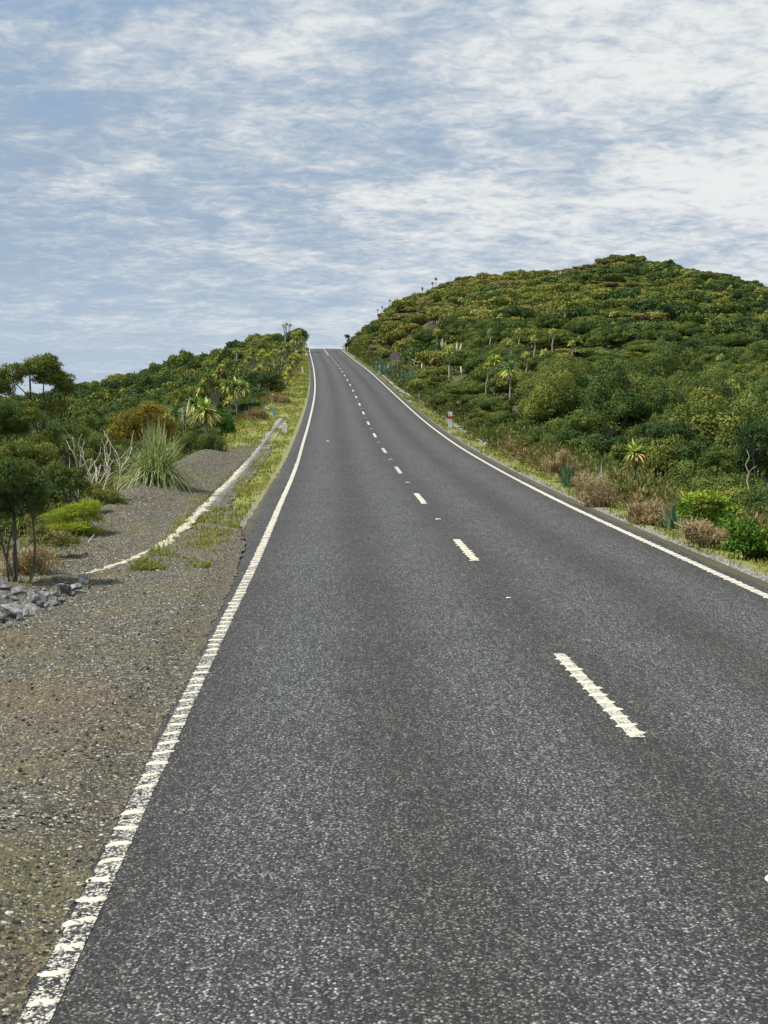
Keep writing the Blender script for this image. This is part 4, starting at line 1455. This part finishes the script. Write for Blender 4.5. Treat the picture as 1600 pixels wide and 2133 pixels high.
def flaxes():
    L = [(800, 742, 726, 142, 'teal flax plant nearest the brow on the right bank'),
         (815, 748, 726, 136, 'teal flax plant below the bare slip face, upper of the row'),
         (832, 756, 732, 128, 'broad teal flax plant in the middle of the bank row'),
         (843, 770, 744, 118, 'blue green flax plant lowest in the bank row'),
         (866, 785, 758, 110, 'dark green flax plant right of the bank row'),
         (790, 733, 716, 152, 'small dark flax plant highest up the bank near the brow'),
         (962, 838, 812, 84, 'green flax plant above the broken right kerb'),
         (1022, 840, 806, 78, 'tall green flax plant on the bank above the tall red banded post'),
         (1400, 1062, 1032, 24.5, 'grey green flax plant behind the reddish dead shrub'),
         (1185, 985, 955, 35, 'pale bladed flax plant behind the dead gorse'),
         (1245, 990, 962, 32, 'olive flax plant beside the foot of the single headed cabbage tree'),
         (545, 858, 838, 86, 'pale flax plant on the left bank behind the blue post'),
         (520, 842, 822, 92, 'yellow green flax plant on the left bank among bracken')]
    for i, (px, pb_, pt, Y, lab) in enumerate(L):
        x, y, _ = ray(px, pb_, Y)
        z = T(x, y)
        H = max(ray(px, pt, Y)[2] - z, .5)
        o = obj('flax_plant', FLX[i % 4], None, (x, y, z - .05))
        s = min(H * 1.05, 2.2)
        o.scale = (s * .95, s * .95, s)
        o.rotation_euler = (0, 0, random.uniform(0, 6))
        tag(o, lab, 'flax', 'flax plants on the banks')


flaxes()


def plume_stalks(rng, n, h, spread, parent, w=.05):
    st, pl = MB(), MB()
    for q in range(n):
        a = rng.uniform(0, 2 * PI)
        d = np.array([math.cos(a), math.sin(a), 0]) * rng.uniform(.2, 1) * spread
        H = h * rng.uniform(.82, 1.1)
        s = np.linspace(0, 1, 7)[:, None]
        p = np.array([0, 0, 0]) + d * s ** 1.6 + np.array([0, 0, H]) * s
        tube(st, p, w * .14, 4, .8)
        s2 = np.linspace(.72, 1.06, 8)[:, None]
        p2 = d * s2 ** 1.6 + np.array([0, 0, H]) * s2
        tube(pl, p2, w * np.array([.3, .8, 1, 1, .9, .75, .5, .15]), 6, rng.uniform(0, 1))
    obj('flower_stalk', st.mesh('flower_stalk', M['tussock']), parent)
    obj('flower_plume', pl.mesh('flower_plume', M['plume'], True), parent)


def pampas():
    # the large clump at the left edge of the gravel
    rng = np.random.default_rng(9)
    x, y, z = ground(325, 1036)
    z = T(x, y) + .34
    rt = empty('pampas_clump', (x, y, z - .08))
    k = y / F
    mb = sword(rng, 1300, 150 * k, .02, -1.15, 1.05, seg=7, root=.12, rise=.5, tint0=.58, tv=.22)
    obj('leaves', mb.mesh('pampas_leaves', M['tussock']), rt)
    st = MB()
    for dx, top in ((-44, 40), (-28, 120), (-18, 118), (-6, 110)):
        p = np.array([[0, 0, 0], [dx * k * .4, 0, top * k * .55], [dx * k, .05, top * k]])
        tube(st, p, [.008, .007, .005], 4, .9)
    obj('flower_stalk', st.mesh('pampas_stalk', M['tussock']), rt)
    tag(rt, 'big green and straw coloured pampas clump at the edge of the gravel', 'grass clump')
    # smaller ones with white plumes on the right hill
    for px, pb_, pt, Y, n, lab in [(914, 694, 670, 150, 5, 'group of white pampas plumes high on the hill above the golden tufts'),
                                   (925, 745, 704, 114, 3, 'tall white pampas plumes beside the larger golden tuft'),
                                   (952, 748, 716, 110, 2, 'white pampas plume right of the larger golden tuft'),
                                   (880, 780, 757, 112, 1, 'lone cream plume low on the bank above the blue grey post'),
                                   (965, 780, 757, 100, 1, 'lone cream plume right of the bank flax'),
                                   (968, 612, 600, 225, 3, 'small pale plumes near the top left of the hill'),
                                   (925, 630, 617, 215, 5, 'row of small pale plumes below the left skyline of the hill'),
                                   (1165, 580, 566, 235, 4, 'pale upright plumes just under the hilltop scrub'),
                                   (382, 850, 842, 70, 2, 'pale plume between the silver tuft and the two headed cabbage tree')]:
        if px > 860 and Y < 240: Y = canopy(px, (pb_ + pt) / 2, 1.5)
        x, y, _ = ray(px, pb_, Y)
        z = T(x, y)
        rt = empty('pampas_plant', (x, y, z))
        H = max(ray(px, pt, Y)[2] - z, .8)
        obj('leaves', sword(np.random.default_rng(px), 70, min(H * .65, 1.5), .035, .6, .8, root=.06, tint0=.5).mesh('pampas_leaves', M['tussock']), rt)
        plume_stalks(np.random.default_rng(px + 1), n, H, .35 + .02 * n, rt, .055 + Y * .00025)
        tag(rt, lab, 'pampas', 'pampas plants with pale plumes')
    # grey stalky dry clump at the right verge
    x, y, z = ground(1540, 1152)
    o = obj('dry_tussock', sword(np.random.default_rng(4), 90, .36, .012, .5, .3, root=.06, tint0=.7, tv=.25).mesh('dry_tussock', M['dry']), None, (x, y, T(x, y)))
    tag(o, 'dry grey brown tussock with stiff stalks on the right verge', 'grass clump')
    # weeds
    for px, py, r, lab in [(432, 1062, 20, 'bright green spiky weed on the silt of the drain'), (122, 1226, 11, 'small green weed above the grey rocks'), (95, 1150, 26, 'pale green strap leaved clump by the bracken'),
                           (265, 1180, 12, 'small weed beside the lower end of the silt strip'), (30, 1120, 34, 'tall green strap leaved plant behind the twiggy tree stems'), (505, 895, 20, 'bright green weed at the edge of the grass left of the drain')]:
        x, y, z = ground(px, py)
        s = r * y / F * 1.5
        o = obj('weed', sword(np.random.default_rng(px), 34, s, s * .10, .7, .6, root=.02, tint0=.6, tv=.2).mesh('weed', M['broad']), None, (x, y, T(x, y)))
        tag(o, lab, 'plant')


pampas()


def dead_wood():
    rng = np.random.default_rng(31)
    # bare branching shrub
    def branch(tb, p, d, L, r, lev):
        n = 7
        P = [p]
        for q in range(n):
            d = unit(d + rng.normal(0, .16, 3) + [0, 0, .10])
            P.append(P[-1] + d * L / n)
        P = np.array(P)
        tube(tb, P, np.linspace(r, r * .55, n + 1), 5, .5)
        if lev > 0:
            for f in rng.choice(np.arange(2, n + 1), rng.integers(2, 4), replace=False):
                dd = unit(d + rng.normal(0, .42, 3) + [0, 0, .35])
                branch(tb, P[f], dd, L * rng.uniform(.45, .7), r * .6, lev - 1)
    x, y, z = ground(212, 1034)
    y = 26.8
    x = ray(205, 1000, y)[0]
    z = T(x, y)
    H = ray(205, 912, y)[2] - z
    rt = empty('dead_shrub', (x, y, z))
    k = y / F
    for dx, dl in ((-24, -.14), (-14, -.08), (-4, .0), (6, .05), (14, .08), (-32, -.16)):
        tb = MB()
        branch(tb, np.array([dx * k, rng.normal(0, .1), -.05]), np.array([dl, 0, 1.]), H * rng.uniform(.60, .80), .024, 2)
        obj('branch', tb.mesh('dead_branches', M['dead'], True), rt)
    tag(rt, 'bare dead shrub of twisting pale grey branches left of the pampas', 'dead shrub')
    # dead stem in the right thicket
    tb = MB()
    pts = [ray(a, b, 26.5) for a, b in ((1562, 1030), (1556, 1000), (1560, 985), (1553, 968), (1561, 952), (1556, 938))]
    p0 = np.array(pts[0]); z0 = T(p0[0], p0[1])
    P = np.array(pts) - [p0[0], p0[1], z0]
    P = np.vstack([[P[0, 0], P[0, 1], -.1], P])
    tube(tb, P, np.linspace(.013, .005, len(P)), 5)
    branch(tb, P[3], np.array([.4, 0, .6]), .25, .006, 0)
    o = obj('dead_branch', tb.mesh('dead_branch', M['dead'], True), None, (p0[0], p0[1], z0))
    tag(o, 'pale crooked dead stem in front of the dark tree at the right edge', 'dead branch')
    # fallen sticks
    for a, b, r, lab in [((372, 985), (456, 957), .022, 'long pale stick lying behind the gravel heap, topmost of three'), ((376, 992), (450, 966), .02, 'pale stick lying behind the gravel heap, middle of three'),
                         ((382, 1003), (440, 984), .014, 'thin pale stick lying behind the gravel heap, lowest of three'), ((162, 1138), (264, 1139), .012, 'grey stick lying flat on the gravel below the lime shrub'),
                         ((168, 1148), (188, 1132), .016, 'short forked grey driftwood piece at the end of the flat stick'), ((0, 1268), (58, 1252), .022, 'tan broken branch lying among the grey rocks'),
                         ((118, 1182), (160, 1160), .008, 'thin bleached twig on the gravel right of the bracken'), ((185, 1118), (222, 1092), .008, 'dark thin twig sticking up beside the lime shrub')]:
        g0 = np.array(ground(*a)); g1 = np.array(ground(*b))
        if abs(g0[1] - g1[1]) > 8: g1[:] = ray(b[0], b[1], g0[1] + 2); g1[2] = T(g1[0], g1[1]) + .1
        zt = T(*g0[:2]) + r + .03
        s = np.linspace(0, 1, 8)[:, None]
        P = (g1 - g0) * s
        P[:, 2] = [T(*(g0 + (g1 - g0) * q)[:2]) + r + .03 - zt for q in s[:, 0]]
        P += rng.normal(0, .012, P.shape)
        tb = MB()
        tube(tb, P, np.linspace(r, r * .6, 8), 6)
        if 'forked' in lab: tube(tb, [P[3], P[3] + [.05, .1, .12], P[3] + [.12, .15, .2]], [r * .7, r * .5, r * .3], 5)
        if 'sticking' in lab: P[:, 2] += .35 * s[:, 0]
        o = obj('stick', tb.mesh('stick', M['dead'] if 'dark' not in lab else M['bark'], True), None, (g0[0], g0[1], zt))
        tag(o, lab, 'stick')


dead_wood()


# ------------------------------------------------------------------ rocks, drain, posts, studs
def rock(px, py, rx, ry, lab, group='riprap rocks at the drain outlet', dark=False):
    rng = np.random.default_rng(px * 7 + py)
    x, y, z = ground(px, py + ry * .7)
    z = T(x, y)
    bm = bmesh.new()
    bmesh.ops.create_icosphere(bm, subdivisions=4, radius=1)
    ax = unit(rng.normal(size=(12, 3)))
    cut = rng.uniform(.40, .80, 12)
    for v in bm.verts:
        p = np.array(v.co)
        for a, c in zip(ax, cut):
            d = p @ a
            if d > c: p = p - a * (d - c) * .985
        p = p * (1 + rng.normal(0, .012))
        v.co = p * (1 + .05 * math.sin(p[0] * 7 + py) * math.sin(p[1] * 6 + px) * math.sin(p[2] * 8))
    k = y / F
    me = bpy.data.meshes.new('rock')
    sx, sz = rx * k * 1.2, max(ry * k * 1.6, rx * k * .75)
    for v in bm.verts:
        v.co = (v.co.x * sx, v.co.y * sx * .8, v.co.z * sz)
    bm.to_mesh(me)
    bm.free()
    me.materials.append(M['rock'])
    o = obj('rock', me, None, (x, y, z + (.075 if px < 300 else 0) + sz * .42))
    o.rotation_euler = (rng.normal(0, .2), rng.normal(0, .2), rng.uniform(0, 6))
    tag(o, lab, 'rock', group)


def rocks():
    for px, py, rx, ry, lab in [
        (10, 1233, 14, 12, 'dark grey rock at the left edge, highest of the outlet pile'),
        (43, 1246, 15, 10, 'smooth rounded grey rock right of the dark edge rock'),
        (70, 1262, 19, 14, 'pale angular rock with a white face in the middle of the pile'),
        (58, 1279, 23, 11, 'wide dark rock below the white faced rock'),
        (95, 1257, 17, 14, 'mottled grey rock right of the white faced rock'),
        (130, 1242, 20, 15, 'large dark blue rock in the upper part of the pile'),
        (158, 1235, 15, 9, 'flat grey rock between the large blue rock and the end rock'),
        (174, 1223, 14, 11, 'end rock touching the tip of the silt strip'),
        (166, 1246, 14, 6, 'low pale slab below the end rock'),
        (26, 1290, 27, 10, 'long blue grey rock at the front of the pile'),
        (4, 1300, 14, 10, 'front corner rock cut by the left edge of the frame'),
        (52, 1292, 14, 8, 'small pale rock at the right end of the front row'),
        (112, 1266, 12, 8, 'small dark rock below the mottled grey one'),
        (128, 1263, 10, 5, 'little flat stone at the outer right of the pile'),
        (5, 1255, 13, 9, 'brown grey rock behind the tan broken branch')]:
        rock(px, py, rx, ry, lab)
    for px, py, rx, ry in [(30, 1262, 9, 7), (84, 1272, 8, 6), (148, 1250, 8, 6), (14, 1275, 9, 7), (42, 1302, 9, 6), (76, 1290, 8, 6), (100, 1274, 7, 5), (140, 1226, 8, 6), (186, 1234, 7, 5), (66, 1246, 8, 6), (118, 1252, 8, 6), (20, 1312, 9, 6), (90, 1244, 7, 6)]:
        rock(px, py, rx, ry, 'small broken grey stone filling the gaps of the outlet pile', 'small stones of the outlet pile')
    for px, py, rx, ry, lab in [
        (1078, 951, 9, 6, 'pale stone leftmost of the rubble by the right kerb end'), (1094, 954, 10, 6, 'white grey broken stone in the middle of the right rubble'),
        (1108, 960, 9, 5, 'grey stone rightmost of the right rubble'), (1020, 925, 8, 5, 'grey stone close to the broken end of the right kerb'),
        (558, 853, 7, 5, 'dark stone beside the blue post'), (392, 1015, 12, 6, 'dark stone at the foot of the pampas clump'), (378, 1022, 14, 7, 'dark purple grey stone left of the pampas foot stone')]:
        rock(px, py, rx, ry, lab, 'loose roadside stones')


rocks()


def sweep(path, sec, seed=0, jag=.0):
    """open section (d, z) swept along ground path; returns V, Q"""
    rng = np.random.default_rng(seed)
    path = np.asarray(path, float)
    d = unit(np.gradient(path[:, :2], axis=0))
    nrm = np.stack([d[:, 1], -d[:, 0]], 1)
    sec = np.asarray(sec, float)
    V = np.zeros((len(path), len(sec), 3))
    V[:, :, :2] = path[:, None, :2] + nrm[:, None] * sec[None, :, 0:1] * (1 + rng.normal(0, jag, (len(path), len(sec), 1)))
    V[:, :, 2] = path[:, None, 2] + sec[None, :, 1] + rng.normal(0, jag * .12, (len(path), len(sec)))
    return V.reshape(-1, 3), grid_faces(len(path), len(sec))


def dense(pts, n):
    pts = np.asarray(pts, float)
    s = np.concatenate([[0], np.cumsum(np.linalg.norm(np.diff(pts[:, :2], axis=0), axis=1))])
    M_ = np.stack([np.gradient(pts[:, k], s) for k in range(2)], 1)
    q = np.linspace(0, s[-1], n)
    x = herm(q, s, pts[:, 0], M_[:, 0]); y = herm(q, s, pts[:, 1], M_[:, 1])
    return np.stack([x, y, terrain(x, y)], 1)


DR_PATH = dense([ground(*p) for p in ((188, 1207), (255, 1183), (330, 1150), (395, 1106), (432, 1076), (470, 1036), (503, 1000), (530, 962), (552, 930), (572, 900), (590, 877))], 150)


def drains():
    n = len(DR_PATH)
    # dished concrete channel, upper part exposed
    i0 = np.searchsorted(DR_PATH[:, 1], 24.0)
    sec = [(-.27, -.10), (-.26, .15), (-.23, .165), (-.08, .165), (-.04, .15), (.05, .07), (.14, .055), (.22, .07), (.26, .09), (.29, .09), (.31, -.06)]
    PT = DR_PATH[i0:].copy()
    PT[:, 2] -= .26 * (1 - sm(PT[:, 1], 23, 26.5))
    V, Q = sweep(PT, sec, 1, .05)
    # close the upper end
    e = len(V) - len(sec)
    V = np.vstack([V, V[e:] * [1, 1, 0] + [0, 0, DR_PATH[-1, 2] - .12]])
    Q2 = [(e + a, e + a + 1, e + len(sec) + a + 1, e + len(sec) + a) for a in range(len(sec) - 1)]
    o = obj('drain_channel', mesh('drain_channel', V, np.vstack([Q, Q2]), M['concrete'], smooth=False))
    tag(o, 'weathered grey concrete drain channel along the left verge', 'drain channel')
    # pale dried silt that fills the lower length
    rng = np.random.default_rng(3)
    j1 = np.searchsorted(DR_PATH[:, 1], 45)
    P = dense(DR_PATH[:j1:6], 420)
    yv = P[:, 1]
    m = len(P)
    wob = lambda s: np.convolve(rng.normal(0, s, m + 8), np.ones(5) / 5, 'same')[4:-4]
    jag = lambda: np.convolve(rng.normal(0, .05, m + 2), np.ones(3) / 3, 'same')[1:-1] + .05 * np.maximum(0, np.sin(yv * 3.1 + rng.uniform(0, 6)) * np.sin(yv * 1.3)) * (yv > 19)
    wL = -np.interp(yv, [16.5, 18, 21, 24, 30, 38, 45], [.02, .06, .11, .17, .23, .245, .23]) + jag()
    wR_ = np.interp(yv, [16.5, 18, 21, 24, 25.5, 30, 38, 45], [.02, .05, .08, .05, .0, -.07, -.09, -.15]) - jag()
    d = unit(np.gradient(P[:, :2], axis=0)); nrm = np.stack([d[:, 1], -d[:, 0]], 1)
    h = np.interp(yv, [16, 21.5, 23.5, 27, 45], [.082, .085, .105, .172, .172])
    s = np.linspace(0, 1, 7)
    U = wL[:, None] + (np.maximum(wR_, wL + .04) - wL)[:, None] * s
    V = np.zeros((m, 7, 3))
    V[:, :, :2] = P[:, None, :2] + nrm[:, None] * U[..., None]
    V[:, :, 2] = P[:, None, 2] + h[:, None] + .004 * np.sin(s * PI)[None] - .012 * (np.abs(s - .5) > .49)[None] + rng.normal(0, .004, (m, 7))
    o = obj('dried_silt', mesh('dried_silt', V.reshape(-1, 3), grid_faces(m, 7), M['silt'], smooth=False))
    tag(o, 'pale beige dried silt strip winding along the drain to the grey rocks', 'silt', kind='stuff')
    # right kerb in two broken lengths
    for pts, lab in [([(787, 775), (812, 797), (838, 818), (866, 832), (888, 845)], 'long grey concrete kerb climbing along the far right verge'),
                     ([(895, 849), (925, 872), (950, 890), (976, 906)], 'short broken grey concrete kerb behind the tall red banded post'),
                     ([(982, 910), (1004, 923), (1018, 931)], 'sunken kerb fragment at the lower end of the right kerb')]:
        P = dense([ground(*p) for p in pts], 40)
        V, Q = sweep(P, [(-.16, -.1), (-.15, .13), (-.10, .16), (.10, .16), (.15, .13), (.16, -.1)], 5, .06)
        a = 40 * 6 - 6
        o = obj('concrete_kerb', mesh('concrete_kerb', V, [np.vstack([Q, [(0, 1, 4, 5), (1, 2, 3, 4), (a, a + 5, a + 4, a + 1), (a + 1, a + 4, a + 3, a + 2)]])], M['concrete']))
        tag(o, lab, 'kerb', 'lengths of concrete kerb beside the right verge')


drains()


def box(bm, c, s, bev=.0):
    r = bmesh.ops.create_cube(bm, size=1.0)
    for v in r['verts']:
        v.co = (v.co.x * s[0] + c[0], v.co.y * s[1] + c[1], v.co.z * s[2] + c[2])
    if bev:
        ed = list({e for v in r['verts'] for e in v.link_edges})
        bmesh.ops.bevel(bm, geom=ed, offset=bev, segments=2, affect='EDGES')


def bmobj(name, bm, mat, parent=None):
    me = bpy.data.meshes.new(name)
    bm.to_mesh(me); bm.free()
    me.materials.append(mat)
    return obj(name, me, parent)


def post(px, pb_, pt, kind, lab, lean=(0, 0), name='marker_post'):
    x, y, z = ground(px, pb_)
    z = T(x, y)
    H = max((ray(px, pt, y)[2] - z), .5)
    rt = empty(name, (x, y, z - .05))
    rt.rotation_euler = (lean[0], lean[1], 0)
    bm = bmesh.new()
    w = {'red': .2, 'white': .19}.get(kind, .13)
    box(bm, (0, 0, H / 2), (w, .035, H), .012)
    box(bm, (-w / 2 + .012, -.016, H / 2), (.022, .03, H * .985), .006)
    box(bm, (w / 2 - .012, -.016, H / 2), (.022, .03, H * .985), .006)
    bmobj('post_body', bm, M[{'white': 'white_post', 'red': 'white_post', 'blue': 'blue_post', 'grey': 'grey_post'}[kind]], rt)
    if kind == 'red':
        bm = bmesh.new(); box(bm, (0, -.004, H * .70), (w + .012, .066, H * .14), .004)
        bmobj('red_band', bm, M['red_band'], rt)
        bm = bmesh.new(); box(bm, (0, -.024, H * .86), (.05, .012, .09), .004)
        bmobj('reflector', bm, M['reflector'], rt)
    if kind == 'white':
        bm = bmesh.new(); box(bm, (0, -.024, H * .84), (.05, .012, .09), .004)
        bmobj('reflector', bm, M['reflector'], rt)
    tag(rt, lab, 'marker post', 'roadside marker posts')


def posts():
    post(937, 895, 856, 'red', 'tall white marker post with red band on the right verge, largest of them', (.0, .03))
    post(791, 779, 760, 'red', 'white marker post with red top by the far right kerb')
    post(724, 734, 722, 'white', 'tiny white marker post at the right side of the brow')
    post(873, 839, 819, 'grey', 'blue grey post standing against the right kerb', (0, -.02))
    post(631, 779, 763, 'white', 'leaning white marker post on the far left verge', (0, -.09))
    post(595, 906, 879, 'white', 'leaning white marker post at the upper end of the drain', (0, -.10))
    post(571, 869, 846, 'blue', 'bright blue marker post left of the drain end', (0, -.03))
    post(640, 733, 722, 'white', 'faint small white post under the trees at the left of the brow')
    # thin sign post at the brow, seen edge on
    x, y, z = ray(715.5, 727, 258)
    z = T(x, y)
    rt = empty('sign_post', (x, y, z))
    bm = bmesh.new(); box(bm, (0, 0, .65), (.07, .07, 1.5), .01); bmobj('pole', bm, M['dark_wood'], rt)
    bm = bmesh.new(); box(bm, (-.28, -.05, .75), (.5, .03, .12), .01); bmobj('sign_board', bm, M['dark_wood'], rt)
    tag(rt, 'thin dark sign post with a small board at the brow of the road', 'sign')


posts()


def studs():
    names = ['first', 'second', 'third', 'fourth', 'fifth', 'sixth', 'seventh', 'eighth', 'ninth', 'tenth', 'eleventh', 'twelfth', 'thirteenth', 'fourteenth', 'fifteenth', 'sixteenth']
    bm = bmesh.new()
    bmesh.ops.create_uvsphere(bm, u_segments=24, v_segments=12, radius=1)
    for v in bm.verts:
        p = v.co
        r = math.hypot(p.x, p.y)
        v.co = (p.x * .056, p.y * .052, max(p.z, -.15) ** 1 * .024 if p.z < .6 else (.6 + (p.z - .6) * .3) * .024)
    me = bpy.data.meshes.new('road_stud'); bm.to_mesh(me); bm.free()
    for p in me.polygons: p.use_smooth = True
    me.materials.append(M['stud'])
    bm = bmesh.new(); box(bm, (0, -.047, .010), (.06, .012, .011), .002)
    m2 = bpy.data.meshes.new('stud_reflector'); bm.to_mesh(m2); bm.free(); m2.materials.append(M['reflector'])
    for i in range(14):
        y = 6.0 if i == 0 else 5.2 + 10 * i
        rt = obj('road_stud', me, None, (float(C(y)) + (.0 if i else -.0), y, float(ZR(y)) + .004))
        sc = .55 if i == 1 else (1.0 if i < 3 else 1.15)
        rt.scale = (sc, sc, sc)
        obj('reflector', m2, rt)
        lab = 'white road stud at the right edge of the frame nearest the camera' if i == 0 else 'small worn road stud in the gap between the two nearest centre dashes' if i == 1 else 'white road stud in the gap after the %s centre dash from the camera' % names[i - 1]
        tag(rt, lab, 'road stud', 'white road studs along the centre line')
    # one stray stud lying in the left lane
    x, y, z = ground(683, 930)
    o = obj('road_stud', me, None, (x, y, float(ZR(y)) + .0))
    o.scale = (1.2, 1.6, 1.2)
    tag(o, 'lone pale road stud lying in the middle of the left lane', 'road stud')


studs()
